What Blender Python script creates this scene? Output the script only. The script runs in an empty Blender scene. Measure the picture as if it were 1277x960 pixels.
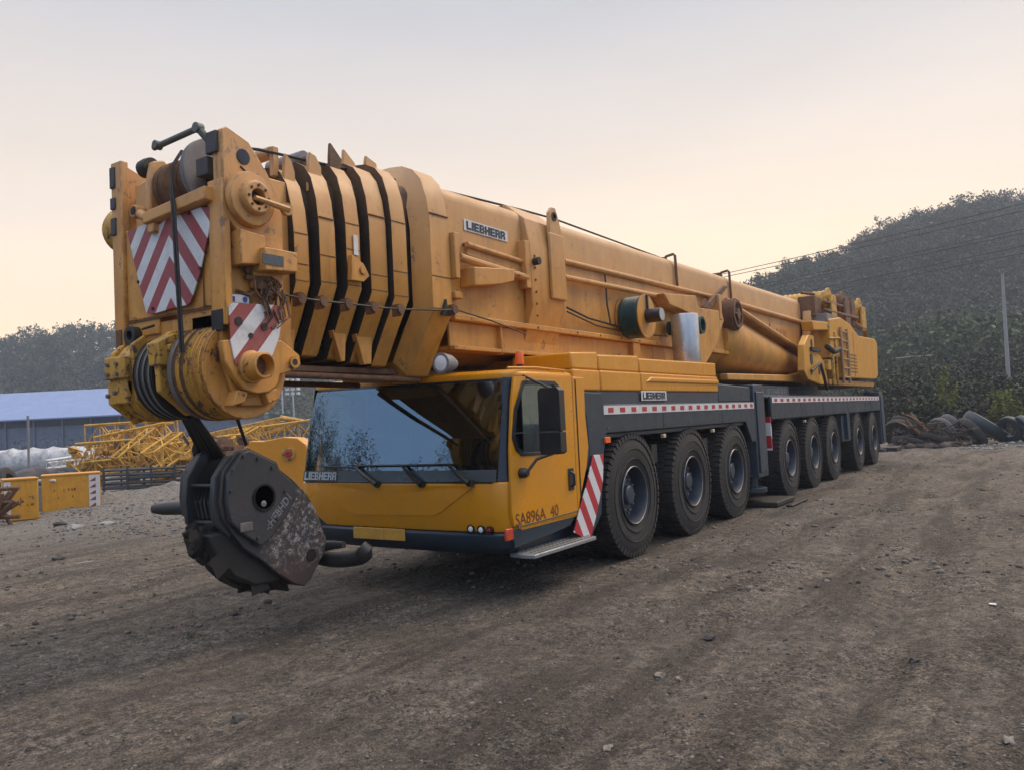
import bpy, bmesh, math, random
import numpy as np
from mathutils import Vector, Matrix, noise
random.seed(7); rng=np.random.default_rng(7)
sc=bpy.context.scene; C=sc.collection
R_=math.radians
# ------------------------------------------------------------------ camera
FPX=1009.004; CP=np.array([-5.31759,-5.74362,1.67809])
CR=np.array([0.55431605,-0.83084289,-0.04933357]); CU=np.array([-0.01088313,-0.06650369,0.99772682]); CF=np.array([0.83223511,0.55251909,0.04590623])
def ray(px,py): return CF+CR*(px-638.5)/FPX-CU*(py-480)/FPX
def un(px,py,ax,v):
    d=ray(px,py); return CP+d*((v-CP[ax])/d[ax])
def S(px,py,Y): p=un(px,py,1,Y); return (p[0],p[2])          # point on a plane parallel to the crane's side
def F(px,py,X): p=un(px,py,0,X); return (p[1],p[2])          # point on a plane across the crane
def D(px,py,dep): return Vector(CP+ray(px,py)*dep)
def G(px,dep,z=0.):
    p=D(px,480,dep); return Vector((p.x,p.y,z))
cd=bpy.data.cameras.new('camera'); cam=bpy.data.objects.new('camera',cd); C.objects.link(cam); sc.camera=cam
cd.sensor_fit='HORIZONTAL'; cd.sensor_width=36; cd.lens=FPX/1277*36; cd.clip_start=.05; cd.clip_end=4000
M=Matrix.Identity(4)
for i in range(3): M[i][0]=CR[i]; M[i][1]=CU[i]; M[i][2]=-CF[i]; M[i][3]=CP[i]
cam.matrix_world=M
# ------------------------------------------------------------------ materials
MATS={}
class NT:
    def __init__(s,m):
        m.use_nodes=True; s.n=m.node_tree.nodes; s.l=m.node_tree.links
        s.b=s.n.get('Principled BSDF'); s.out=[x for x in s.n if x.type=='OUTPUT_MATERIAL'][0]
    def new(s,t,**k):
        n=s.n.new(t)
        for a,b in k.items(): setattr(n,a,b)
        return n
    def link(s,a,b): s.l.new(a,b)
    def coord(s,scale=(1,1,1),kind='Object'):
        tc=s.new('ShaderNodeTexCoord'); mp=s.new('ShaderNodeMapping'); mp.inputs['Scale'].default_value=scale
        s.link(tc.outputs[kind],mp.inputs['Vector']); return mp.outputs[0]
    def noise(s,vec,scale,detail=6,rough=.6,dist=0):
        n=s.new('ShaderNodeTexNoise'); n.inputs['Scale'].default_value=scale; n.inputs['Detail'].default_value=detail
        n.inputs['Roughness'].default_value=rough; n.inputs['Distortion'].default_value=dist; s.link(vec,n.inputs['Vector']); return n.outputs['Fac']
    def ramp(s,fac,a,b,ca=0.,cb=1.):
        n=s.new('ShaderNodeMapRange'); n.inputs[1].default_value=a; n.inputs[2].default_value=b; n.inputs[3].default_value=ca; n.inputs[4].default_value=cb
        n.clamp=True; s.link(fac,n.inputs[0]); return n.outputs[0]
    def math(s,op,a,b=None):
        n=s.new('ShaderNodeMath',operation=op)
        for i,v in enumerate((a,b)):
            if v is None: continue
            if isinstance(v,(int,float)): n.inputs[i].default_value=v
            else: s.link(v,n.inputs[i])
        return n.outputs[0]
    def mix(s,fac,a,b,blend='MIX'):
        n=s.new('ShaderNodeMix',data_type='RGBA',blend_type=blend)
        for i,v in ((0,fac),(6,a),(7,b)):
            if isinstance(v,(int,float)): n.inputs[i].default_value=v
            elif isinstance(v,tuple): n.inputs[i].default_value=(*v,1) if len(v)==3 else v
            else: s.link(v,n.inputs[i])
        return n.outputs[2]
    def bump(s,h,st=.3,dist=.01):
        n=s.new('ShaderNodeBump'); n.inputs['Strength'].default_value=st; n.inputs['Distance'].default_value=dist
        s.link(h,n.inputs['Height']); s.link(n.outputs[0],s.b.inputs['Normal'])
def mat(name,base,rough=.5,metal=0,dirt=(.09,.07,.05),dirt_amt=.3,rust=0.,dust=0.,dustc=(.33,.27,.2),bump=.15,scale=1.,streak=.0,var=.12):
    if name in MATS: return MATS[name]
    m=bpy.data.materials.new(name); MATS[name]=m; t=NT(m); v=t.coord()
    n1=t.noise(v,2.2*scale,8,.65); n2=t.noise(v,14*scale,8,.7); 
    col=t.mix(t.ramp(n2,.3,.7),tuple(c*(1-var) for c in base),tuple(min(1,c*(1+var)) for c in base))
    msk=t.math('MULTIPLY',t.ramp(n1,.42,.7),t.ramp(n2,.35,.65,.4,1.))
    col=t.mix(t.math('MULTIPLY',msk,dirt_amt),col,dirt)
    if streak:
        vs=t.coord((5,5,.5)); n3=t.noise(vs,2.0,6,.6)
        col=t.mix(t.math('MULTIPLY',t.ramp(n3,.5,.72),streak),col,tuple(c*.45 for c in base[:1])+(base[1]*.38,base[2]*.5))
    if rust:
        n4=t.noise(v,5.5*scale,9,.75,.4); rm=t.ramp(n4,.63-.14*rust,.66-.12*rust); col=t.mix(rm,col,t.mix(t.ramp(n2,.3,.7),(.045,.022,.014),(.16,.07,.035)))
    if dust:
        g=t.new('ShaderNodeNewGeometry'); sp=t.new('ShaderNodeSeparateXYZ'); t.link(g.outputs['Normal'],sp.inputs[0])
        up=t.ramp(sp.outputs['Z'],-.1,.9,.25,1.); dm=t.math('MULTIPLY',t.math('MULTIPLY',up,t.ramp(n1,.25,.6,.45,1.)),dust); col=t.mix(dm,col,dustc)
    t.link(col,t.b.inputs['Base Color']); t.b.inputs['Metallic'].default_value=metal
    t.link(t.ramp(n1,.3,.7,max(0,rough-.12),min(1,rough+.2)),t.b.inputs['Roughness'])
    if bump: t.bump(t.math('ADD',n2,t.math('MULTIPLY',n1,.7)),bump,.006)
    return m
YB=mat('boom_paint',(.57,.25,.028),.5,dirt=(.26,.12,.035),dirt_amt=.6,rust=.16,dust=.28,dustc=(.50,.32,.18),streak=.5,scale=1.)
def height_tint(m,z0,z1,amt,colr):  # blends the base colour towards another between two heights
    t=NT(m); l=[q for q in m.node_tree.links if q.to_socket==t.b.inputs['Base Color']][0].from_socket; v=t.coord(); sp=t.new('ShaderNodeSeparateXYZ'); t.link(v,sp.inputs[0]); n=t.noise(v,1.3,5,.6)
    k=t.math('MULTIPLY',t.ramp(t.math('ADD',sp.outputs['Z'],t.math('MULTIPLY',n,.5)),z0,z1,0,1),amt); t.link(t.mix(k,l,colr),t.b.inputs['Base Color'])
height_tint(YB,3.3,4.4,.6,(.50,.32,.18))  # boom colour turns paler and tanner towards the top
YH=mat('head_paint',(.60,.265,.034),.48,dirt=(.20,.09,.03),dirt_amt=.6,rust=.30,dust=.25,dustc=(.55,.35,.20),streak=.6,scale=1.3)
height_tint(YH,2.9,4.1,.45,(.60,.35,.18))  # head colour likewise paler towards the top
def edgewear(m,amt,radius=.02,c=(.09,.045,.025)):
    t=NT(m); l=[q for q in m.node_tree.links if q.to_socket==t.b.inputs['Base Color']][0].from_socket; v=t.coord(); bv=t.new('ShaderNodeBevel',samples=4); bv.inputs['Radius'].default_value=radius
    g=t.new('ShaderNodeNewGeometry'); dt=t.new('ShaderNodeVectorMath',operation='DOT_PRODUCT'); t.link(bv.outputs[0],dt.inputs[0]); t.link(g.outputs['Normal'],dt.inputs[1]); e=t.ramp(dt.outputs['Value'],.99,.93,0,1)
    n=t.noise(v,7,9,.75); k=t.math('MULTIPLY',t.math('MULTIPLY',e,t.ramp(n,.45,.58)),amt); t.link(t.mix(k,l,c),t.b.inputs['Base Color'])
edgewear(YB,.7,.022); edgewear(YH,.85,.025)
YC=mat('cab_paint',(.62,.25,.003),.28,dirt=(.30,.14,.03),dirt_amt=.25,dust=.06,bump=.02,var=.05)
YD=mat('old_yellow',(.60,.31,.03),.6,dirt=(.12,.07,.03),dirt_amt=.7,rust=.7,dust=.2,scale=2)
RING=mat('grimy_shaded_collar',(.13,.072,.036),.75,dirt=(.04,.03,.022),dirt_amt=.8,rust=.2,scale=3,bump=.8)
height_tint(RING,4.5,3.6,.9,(.014,.012,.011))  # blackened downwards: low grime plus shade of the collar gaps, painted in
BG=mat('slate_paint',(.014,.030,.047),.38,dirt=(.055,.048,.04),dirt_amt=.3,dust=.0,dustc=(.16,.15,.14),bump=.04)
BGL=mat('slate_light',(.028,.042,.062),.4,dirt=(.09,.08,.07),dirt_amt=.35,bump=.03)
NAVY=mat('navy_gloss',(.012,.017,.028),.18,dirt_amt=.1,bump=0)
BLK=mat('black_plastic',(.012,.013,.016),.38,dirt_amt=.3,bump=.05)
DRK=mat('greasy_black',(.016,.014,.012),.6,dirt=(.05,.035,.022),dirt_amt=.6,bump=.5,scale=3)
RUB=mat('tyre_rubber',(.020,.019,.019),.85,dirt=(.085,.072,.058),dirt_amt=.6,dust=.1,dustc=(.08,.07,.06),bump=.35,scale=2.5)
RIM=mat('rim_paint',(.022,.035,.055),.45,dirt=(.1,.09,.08),dirt_amt=.6,bump=.1,scale=4)
STL=mat('worn_steel',(.22,.21,.20),.45,.7,dirt=(.05,.04,.035),dirt_amt=.6,bump=.2,scale=3)
GRY=mat('grey_sheave',(.20,.19,.19),.55,dirt=(.07,.055,.045),dirt_amt=.6,bump=.2,scale=2)
RST=mat('rusty_steel',(.17,.085,.045),.8,dirt=(.05,.03,.02),dirt_amt=.8,rust=.6,bump=.6,scale=3)
CHR=mat('galvanised',(.55,.55,.55),.3,.85,dirt=(.2,.18,.16),dirt_amt=.3,bump=.1,streak=.3)
HKB=mat('hook_steel',(.042,.044,.050),.42,.25,dirt=(.075,.058,.045),dirt_amt=.55,bump=.5,scale=2.2,dust=.1)
HKR=None
WHT=mat('white_paint',(.62,.61,.60),.5,dirt=(.3,.27,.23),dirt_amt=.4,bump=.02,scale=3)
DKT=mat('dark_print',(.02,.024,.04),.5,dirt_amt=.1,bump=0)
SCR=mat('stencil_red',(.10,.03,.01),.6,dirt_amt=.1,bump=0)
GTX=mat('grey_print',(.42,.46,.50),.5,dirt_amt=.3,bump=0,scale=6)
REDM=mat('reflector_red',(.42,.02,.03),.35,dirt_amt=.3,bump=0,scale=6)
ORG=mat('orange_lens',(.8,.14,.02),.2,dirt_amt=.1,bump=0)
LEN=mat('lamp_glass',(.75,.78,.8),.08,dirt_amt=.1,bump=0)
GRN=mat('green_hose',(.012,.045,.042),.5,dirt=(.03,.03,.02),dirt_amt=.4,bump=.2,scale=4)
CON=mat('concrete',(.26,.25,.24),.9,dirt=(.12,.11,.1),dirt_amt=.6,bump=.5)
TNK=mat('dirty_white_sheet',(.52,.52,.53),.55,dirt=(.07,.06,.055),dirt_amt=1.,bump=.8,scale=1.,streak=.4)
ROOF=mat('blue_roof',(.15,.215,.40),.45,dirt=(.22,.27,.38),dirt_amt=.35,bump=.05,scale=.3)
WAL=mat('shed_wall',(.09,.12,.17),.7,dirt=(.25,.27,.3),dirt_amt=.6,bump=.3,scale=.5)
BLU=mat('blue_tarp',(.018,.028,.038),.5,dirt=(.03,.03,.03),dirt_amt=.4,bump=.4)
SCK=mat('grey_sack',(.075,.07,.075),.85,dirt=(.06,.055,.05),dirt_amt=.5,bump=.6)
VST=mat('vest_green',(.30,.38,.04),.7,dirt_amt=.2,bump=.1)
RBR=mat('dark_rebar',(.035,.04,.05),.6,dirt=(.10,.06,.04),dirt_amt=.5,bump=.2)
def hook_mat():
    m=bpy.data.materials.new('hook_plate'); t=NT(m); v=t.coord()
    n1=t.noise(v,3,8,.7); n2=t.noise(v,22,9,.75)
    col=t.mix(t.ramp(n1,.4,.65),(.046,.047,.052),(.066,.052,.045))
    # paint rubbed white where the plate has been dragged
    vs=t.coord((14,1,9)); n3=t.noise(v,30,6,.8)
    sp=t.new('ShaderNodeSeparateXYZ'); t.link(v,sp.inputs[0])
    zz=t.ramp(sp.outputs['Z'],.12,.3,0.,1.); zt=t.ramp(t.math('ADD',sp.outputs['Z'],t.math('MULTIPLY',sp.outputs['X'],-.9)),.62,.50,0.,1.); xx=t.ramp(sp.outputs['X'],-.12,.04,0.,1.)
    mk=t.math('MULTIPLY',t.math('MULTIPLY',zz,zt),xx)
    mk=t.math('MULTIPLY',mk,t.math('MULTIPLY',t.ramp(n3,.49,.60),t.ramp(n2,.40,.56)))
    col=t.mix(t.math('MULTIPLY',t.math('MULTIPLY',zt,xx),t.ramp(n1,.4,.6)),col,(.075,.048,.040)); col=t.mix(mk,col,(.42,.41,.40)); t.link(col,t.b.inputs['Base Color'])
    t.b.inputs['Metallic'].default_value=.2; t.link(t.ramp(n1,.3,.7,.35,.6),t.b.inputs['Roughness']); t.bump(n2,.5,.006); return m
HKP=hook_mat()
def stripes_mat(name,axis,k,period,red=(.30,.045,.05),white=(.62,.62,.62),offs=0.,mirror=False,yc=0.,dirty=.35):
    """red and white diagonal bands: axis = the in-plane horizontal axis"""
    m=bpy.data.materials.new(name); t=NT(m); v=t.coord(); sp=t.new('ShaderNodeSeparateXYZ'); t.link(v,sp.inputs[0])
    h=t.math('SUBTRACT',sp.outputs[axis],yc)
    if mirror: h=t.math('ABSOLUTE',h)
    q=t.math('ADD',t.math('ADD',t.math('MULTIPLY',h,k),sp.outputs['Z']),offs+50.)
    f=t.math('FRACT',t.math('DIVIDE',q,period)); s=t.math('GREATER_THAN',f,.5)
    n1=t.noise(v,9,8,.7); col=t.mix(s,white,red); col=t.mix(t.math('MULTIPLY',t.ramp(n1,.48,.75),dirty),col,(.2,.15,.13))
    t.link(col,t.b.inputs['Base Color']); t.b.inputs['Roughness'].default_value=.45; return m
HZ_F=stripes_mat('chevron_front','Y',1.25,.33,offs=.02,mirror=True,yc=-.07)
HZ_S=stripes_mat('hazard_side','X',-1.15,.36,red=(.28,.05,.045),offs=.06,dirty=.6)
HZ_P=stripes_mat('hazard_panel','X',1.7,.46,red=(.42,.02,.035),offs=.0,dirty=.15)
def glass_mat(name,tint,fac):
    m=bpy.data.materials.new(name); t=NT(m); t.n.remove(t.b)
    tr=t.new('ShaderNodeBsdfTransparent'); tr.inputs[0].default_value=(*tint,1); gl=t.new('ShaderNodeBsdfGlossy'); gl.inputs['Roughness'].default_value=.02
    gl.inputs['Color'].default_value=(.62,.84,1,1); fr=t.new('ShaderNodeLayerWeight'); fr.inputs[0].default_value=.25
    mx=t.new('ShaderNodeMixShader'); t.link(t.ramp(fr.outputs['Facing'],.4,1.,fac,fac+.35),mx.inputs[0]); t.link(tr.outputs[0],mx.inputs[1]); t.link(gl.outputs[0],mx.inputs[2]); t.link(mx.outputs[0],t.out.inputs[0]); return m
GLS=glass_mat('windscreen_glass',(.38,.43,.46),.26); GLD=glass_mat('side_glass',(.5,.52,.53),.12)
def leaf_mat(name,a,b,c=None):
    m=bpy.data.materials.new(name); t=NT(m); g=t.new('ShaderNodeNewGeometry'); v=t.coord(); n=t.noise(v,.16,5,.65)
    rp=g.outputs['Random Per Island']; col=t.mix(rp,a,b)
    if c: col=t.mix(t.ramp(n,.42,.58,0,.8),col,c); col=t.mix(t.ramp(n,.50,.36,0,.6),col,tuple(q*.35 for q in a))
    t.link(col,t.b.inputs['Base Color']); t.b.inputs['Roughness'].default_value=.7; t.b.inputs['Specular IOR Level'].default_value=.2; return m
LF1=leaf_mat('leaf_green',(.028,.046,.018),(.060,.078,.030),(.065,.06,.03)); LF2=leaf_mat('leaf_olive',(.045,.048,.022),(.09,.08,.038),(.08,.058,.032))
LF3=leaf_mat('scrub_twigs',(.030,.026,.02),(.075,.058,.042),(.035,.045,.022)); LF4=leaf_mat('leaf_yellow',(.09,.11,.02),(.17,.16,.03)); LF5=leaf_mat('leaf_fresh',(.045,.070,.026),(.095,.12,.045),(.075,.075,.035)); BRK=mat('bark',(.09,.07,.05),.9,bump=.6)
# ------------------------------------------------------------------ mesh builder
class MB:
    def __init__(s): s.v=[]; s.f=[]; s.mi=[]; s.m=0
    def add(s,vs,fs):
        o=len(s.v); s.v+= [tuple(map(float,x)) for x in vs]; s.f+=[tuple(i+o for i in f) for f in fs]; s.mi+=[s.m]*len(fs); return s
    def box(s,x0,x1,y0,y1,z0,z1):
        x0,x1=sorted((x0,x1)); y0,y1=sorted((y0,y1)); z0,z1=sorted((z0,z1))
        return s.add([(x0,y0,z0),(x1,y0,z0),(x1,y1,z0),(x0,y1,z0),(x0,y0,z1),(x1,y0,z1),(x1,y1,z1),(x0,y1,z1)],[(0,3,2,1),(4,5,6,7),(0,1,5,4),(1,2,6,5),(2,3,7,6),(3,0,4,7)])
    def prism(s,pts,a0,a1,ax='y'):
        n=len(pts)
        mk={'y':lambda p,a:(p[0],a,p[1]),'x':lambda p,a:(a,p[0],p[1]),'z':lambda p,a:(p[0],p[1],a)}[ax]
        vs=[mk(p,a0) for p in pts]+[mk(p,a1) for p in pts]
        return s.add(vs,[tuple(range(n)),tuple(range(2*n-1,n-1,-1))]+[(i,i+n,(i+1)%n+n,(i+1)%n) for i in range(n)])
    def ringplate(s,o,i,a0,a1,ax='y'):
        n=len(o); mk={'y':lambda p,a:(p[0],a,p[1]),'x':lambda p,a:(a,p[0],p[1]),'z':lambda p,a:(p[0],p[1],a)}[ax]
        vs=[mk(p,a0) for p in o]+[mk(p,a0) for p in i]+[mk(p,a1) for p in o]+[mk(p,a1) for p in i]; fs=[]
        for k in range(n):
            j=(k+1)%n; fs+=[(k,j,n+j,n+k),(2*n+k,3*n+k,3*n+j,2*n+j),(k,2*n+k,2*n+j,j),(n+k,n+j,3*n+j,3*n+k)]
        return s.add(vs,fs)
    def loft(s,rings,cap=True):
        n=len(rings[0]); vs=[p for r in rings for p in r]; fs=[]
        for a in range(len(rings)-1):
            for k in range(n): j=(k+1)%n; fs.append((a*n+k,a*n+j,(a+1)*n+j,(a+1)*n+k))
        if cap: fs+=[tuple(range(n))[::-1],tuple((len(rings)-1)*n+k for k in range(n))]
        return s.add(vs,fs)
    def tube(s,path,r,seg=8,cap=True):
        P=[Vector(p) for p in path]; rr=r if isinstance(r,(list,tuple)) else [r]*len(P); rings=[]; up=None
        for i,p in enumerate(P):
            t=(P[min(i+1,len(P)-1)]-P[max(i-1,0)]).normalized()
            if up is None: up=t.orthogonal().normalized()
            up=(up-t*up.dot(t)).normalized(); sd=t.cross(up)
            rings.append([p+(up*math.cos(a)+sd*math.sin(a))*rr[i] for a in [2*math.pi*k/seg for k in range(seg)]])
        return s.loft(rings,cap)
    def lathe(s,c,prof,ax='y',seg=32,cap=True):
        """prof: (radius, offset along axis) pairs"""
        rings=[]
        for r,o in prof:
            ring=[]
            for k in range(seg):
                a=2*math.pi*k/seg; u,w=r*math.cos(a),r*math.sin(a)
                ring.append({'y':(c[0]+u,c[1]+o,c[2]+w),'x':(c[0]+o,c[1]+u,c[2]+w),'z':(c[0]+u,c[1]+w,c[2]+o)}[ax])
            rings.append(ring)
        return s.loft(rings,cap)
    def cyl(s,c,r,a0,a1,ax='y',seg=28): return s.lathe(c,[(r,a0),(r,a1)],ax,seg)
    def ball(s,c,r,sub=2,sq=(1,1,1),jit=0):
        bm=bmesh.new(); bmesh.ops.create_icosphere(bm,subdivisions=sub,radius=1)
        vs=[]
        for v in bm.verts:
            k=1+jit*noise.noise(Vector(v.co)*1.7+Vector(c)) ; vs.append((c[0]+v.co.x*r*sq[0]*k,c[1]+v.co.y*r*sq[1]*k,c[2]+v.co.z*r*sq[2]*k))
        s.add(vs,[tuple(v.index for v in f.verts) for f in bm.faces]); bm.free(); return s
    def build(s,name,m,parent=None,bevel=0,smooth=True,angle=35,origin=None,seg=2):
        me=bpy.data.meshes.new(name); off=Vector(origin) if origin is not None else (parent_off(parent) if parent else Vector((0,0,0)))
        me.from_pydata([(x-off[0],y-off[1],z-off[2]) for x,y,z in s.v],[],s.f); ms=m if isinstance(m,(list,tuple)) else [m]
        for q in ms: me.materials.append(q)
        if len(ms)>1: me.polygons.foreach_set('material_index',s.mi)
        bm=bmesh.new(); bm.from_mesh(me); bmesh.ops.recalc_face_normals(bm,faces=bm.faces); bm.to_mesh(me); bm.free()
        if smooth:
            me.polygons.foreach_set('use_smooth',[True]*len(me.polygons)); me.set_sharp_from_angle(angle=R_(angle))
        o=bpy.data.objects.new(name,me); C.objects.link(o)
        if parent is not None: o.parent=parent
        else: o.location=off
        if bevel:
            b=o.modifiers.new('bevel','BEVEL'); b.width=bevel; b.segments=seg; b.limit_method='ANGLE'; b.angle_limit=R_(40); b.harden_normals=False
        return o
def parent_off(p):
    t=Vector((0,0,0))
    while p is not None: t+=p.location; p=p.parent
    return t
def tag(o,label=None,cat=None,group=None,kind=None):
    if label: o['label']=label
    if cat: o['category']=cat
    if group: o['group']=group
    if kind: o['kind']=kind
    return o
def empty(name,loc,label,cat,group=None):
    o=bpy.data.objects.new(name,None); C.objects.link(o); o.location=loc; o.empty_display_size=.2; return tag(o,label,cat,group)
def copy_tree(o,parent=None):
    c=o.copy(); C.objects.link(c)
    if parent is not None: c.parent=parent
    for ch in list(o.children): copy_tree(ch,c)
    return c
def mir(pts): return [(-a,b) for a,b in pts][::-1]
# ---- block lettering (5 x 7 cells of rectangles)
GLY={'L':[(0,0,1.6,7),(1.6,0,5,1.6)],'I':[(0,0,1.7,7)],'E':[(0,0,1.6,7),(1.6,5.6,5,7),(1.6,2.8,4.6,4.2),(1.6,0,5,1.4)],'B':[(0,0,1.6,7),(1.6,5.7,4.2,7),(1.6,2.9,4.4,4.1),(1.6,0,4.4,1.3),(3.6,4.1,5,5.7),(3.8,1.3,5.2,2.9)],
'H':[(0,0,1.6,7),(3.6,0,5.2,7),(1.6,2.8,3.6,4.3)],'R':[(0,0,1.6,7),(1.6,5.7,4.6,7),(1.6,2.7,4.4,4),(3.6,4,5.2,5.7),(3.5,0,5.1,2.7)]}
def word(mb,txt,fn,h):
    """fn(u,w)->3D; boxes made by two offsets are pushed by fn's third argument"""
    x=0; k=h/7.
    for ch in txt:
        for (a,b,c,d) in GLY[ch]:
            q=[(x+a*k,b*k),(x+c*k,b*k),(x+c*k,d*k),(x+a*k,d*k)]
            mb.add([fn(u,w,0) for u,w in q]+[fn(u,w,.004) for u,w in q],[(0,1,2,3),(7,6,5,4),(0,4,5,1),(1,5,6,2),(2,6,7,3),(3,7,4,0)])
        x+=(max(c for a,b,c,d in GLY[ch])+.75)*k
    return x
def ftext(name,txt,size,m,parent,matrix,ext=.002,off=0.):
    cu=bpy.data.curves.new(name,'FONT'); cu.body=txt; cu.size=size; cu.extrude=ext; cu.offset=off
    o=bpy.data.objects.new(name,cu); C.objects.link(o); dg=bpy.context.evaluated_depsgraph_get(); me=bpy.data.meshes.new_from_object(o.evaluated_get(dg)); bpy.data.objects.remove(o)
    me.transform(matrix); me.materials.clear(); me.materials.append(m); off_=parent_off(parent); me.transform(Matrix.Translation(-off_))
    o=bpy.data.objects.new(name,me); C.objects.link(o); o.parent=parent; return o
# ================================================================== CRANE
crane=empty('mobile_crane',(0,0,0),'huge yellow eight-axle mobile crane with telescopic boom lowered over its cab','crane')
# ---- carrier -----------------------------------------------------
m=MB()
m.box(2.9,20.6,-.9,.9,.62,1.55)                 # frame
m.box(2.3,8.6,-1.30,1.30,1.50,1.95); m.box(9.7,20.4,-1.25,1.25,1.45,1.95)
m.box(1.0,2.9,-1.25,1.25,.5,.8)
for x in (3.67,5.59,7.44,10.71,12.61,14.51,17.47,19.63): m.cyl((x,0,.745),.14,-1.2,1.2,'y',12); m.box(x-.25,x+.25,-.35,.35,.45,.95)
for x in (4.6,6.5,11.7,13.6,18.5): m.cyl((x,-1.0,.9),.16,-.12,.12,'x',14)
carrier=m.build('carrier',BG,crane,.01)
AX=[3.667,5.586,7.445,10.711,12.615,14.515,17.474,19.627]
# side fenders with arches, left and right
def fender(x0,x1,zt,zb,axl,side,zend0=None,zend1=None):
    """side skirt: straight top, arched bottom over the wheels"""
    Y=1.5*side; pts=[(x0,zt),(x1,zt)]
    pts+= [(x1,zend1)] if zend1 else [(x1,zb)]
    if zend1: pts+=[(x1-.22,zend1),(x1-.5,zb)]
    if zend0: pts+=[(x0+.66,zb),(x0+.30,zend0+.35),(x0+.22,zend0),(x0,zend0)]
    else: pts+=[(x0,zb)]
    return MB().prism(pts,Y,Y-.05*side)
for sd in (-1,1):
    m=fender(2.33,8.55,1.83,1.50,AX[:3],sd,zend0=1.12,zend1=1.15); m.box(2.33,8.55,sd*1.45,sd*.6,1.80,1.83)
    # dark recessed shoulder under the stripe
    m.prism([(2.95,1.50),(8.2,1.50),(8.2,1.44),(2.95,1.44)],sd*1.45,sd*.9)
    m.build('fender',BG,crane,.012)
    m=fender(9.55,20.75,1.92,1.50,AX[3:],sd); m.box(9.55,20.75,sd*1.45,sd*.6,1.88,1.92)
    m.box(16.05,16.35,sd*1.5,sd*1.2,.85,1.5); m.box(15.75,16.7,sd*1.42,sd*.9,.8,1.45)
    m.build('fender',BG,crane,.012)
m=MB()
for x_ in (4.62,6.9): m.box(x_-.005,x_+.005,-1.503,-1.499,1.51,1.70)
for x_ in (11.66,13.56,16.2,18.5): m.box(x_-.008,x_+.008,-1.503,-1.499,1.51,1.79)
m.build('panel_joint',DRK,crane)
m=MB()
for x_ in [2.6+.42*k for k in range(14)]+[9.8+.6*k for k in range(18)]: m.cyl((x_,0,1.56),.013,-1.508,-1.498,'y',6)
m.build('skirt_bolts',STL,crane)
m=MB()
for x_ in (4.62,6.52,11.66,13.56,18.55): m.tube([(x_-.3,-1.3,1.45),(x_-.1,-1.34,1.2),(x_+.15,-1.3,1.0),(x_+.3,-1.2,.9)],.016,6); m.box(x_-.09,x_+.09,-1.35,-1.05,1.05,1.3)
m.build('brake_hose',BLK,crane,.01)
# louvred/flat blue band behind cab
m=MB(); m.prism([(2.33,1.80),(2.33,1.985),(6.86,1.985),(6.86,1.83)],-1.47,1.47,'y').build('hood_band',BGL,crane,.012)
# hood: two stepped yellow covers
m=MB()
for sd in (-1,1):
    for (a,b) in ((2.30,2.92),(2.935,4.02),(4.035,6.84)):
        m.prism([(a,1.985),(b,1.985),(b,2.22),(a,2.22)],sd*1.485,sd*.7); m.prism([(a,2.22),(b,2.22),(b-.0,2.43),(a,2.40)],sd*1.465,sd*.7)
    m.prism([(4.15,2.10),(6.84,2.10),(6.84,2.17),(4.32,2.17)],sd*1.505,sd*1.4)
m.box(2.30,6.84,-.7,.7,2.03,2.1)
hood=m.build('hood',YC,crane,.022,seg=3)
# mid low deck between hood and outrigger
m=MB(); m.prism([(6.9,1.83),(6.9,2.12),(8.5,2.08),(8.5,1.83)],-1.46,1.46).build('deck_box',BG,crane,.02)
# reflective stripe
def stripe(x0,x1,z0,z1,p,sd,y=1.506):
    m=MB(); m.box(x0,x1,sd*y,sd*(y+.004),z0,z1); b=m.build('reflective_stripe',WHT,crane)
    r=MB(); x=x0+p*.35
    while x<x1-.1: r.box(x,x+p*.42,sd*(y+.004),sd*(y+.008),z0+.022,z1-.022); x+=p
    r.build('reflector',REDM,b)
stripe(2.92,8.5,1.715,1.815,.31,-1); stripe(9.6,20.6,1.80,1.90,.42,-1)
for sd in(1,): stripe(2.92,8.5,1.715,1.815,.31,1); stripe(9.6,20.6,1.80,1.90,.42,1)
# outrigger boxes
def outrigger(x0,x1,zt,zb):
    m=MB()
    for sd in (-1,1):
        m.box(x0,x1,sd*1.50,sd*1.05,zb,zt); m.box(x0+.07,x1-.07,sd*1.53,sd*1.50,zb+.08,zt-.12)
    m.box(x0+.05,x1-.05,-1.05,1.05,.9,zt-.1)
    o=m.build('outrigger_box',BGL,crane,.015)
    j=MB()
    for sd in (-1,1): j.cyl(((x0+x1)/2,sd*1.28,0),.11,.34,zb+.05,'z',18); j.cyl(((x0+x1)/2,sd*1.28,0),.26,.26,.34,'z',22)
    j.build('jack',BG,o,.005); return o
outrigger(8.56,9.12,2.12,.52); outrigger(20.76,21.35,2.05,.5)
m=MB(); m.box(9.15,9.5,-1.4,-.9,.5,1.95); m.box(9.15,9.5,1.4,.9,.5,1.95); m.build('mud_flap_post',BG,crane,.01)
m=MB(); m.box(9.38,9.42,-1.52,-1.40,.95,1.55); m.build('hazard_strip',HZ_P,crane)
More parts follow.
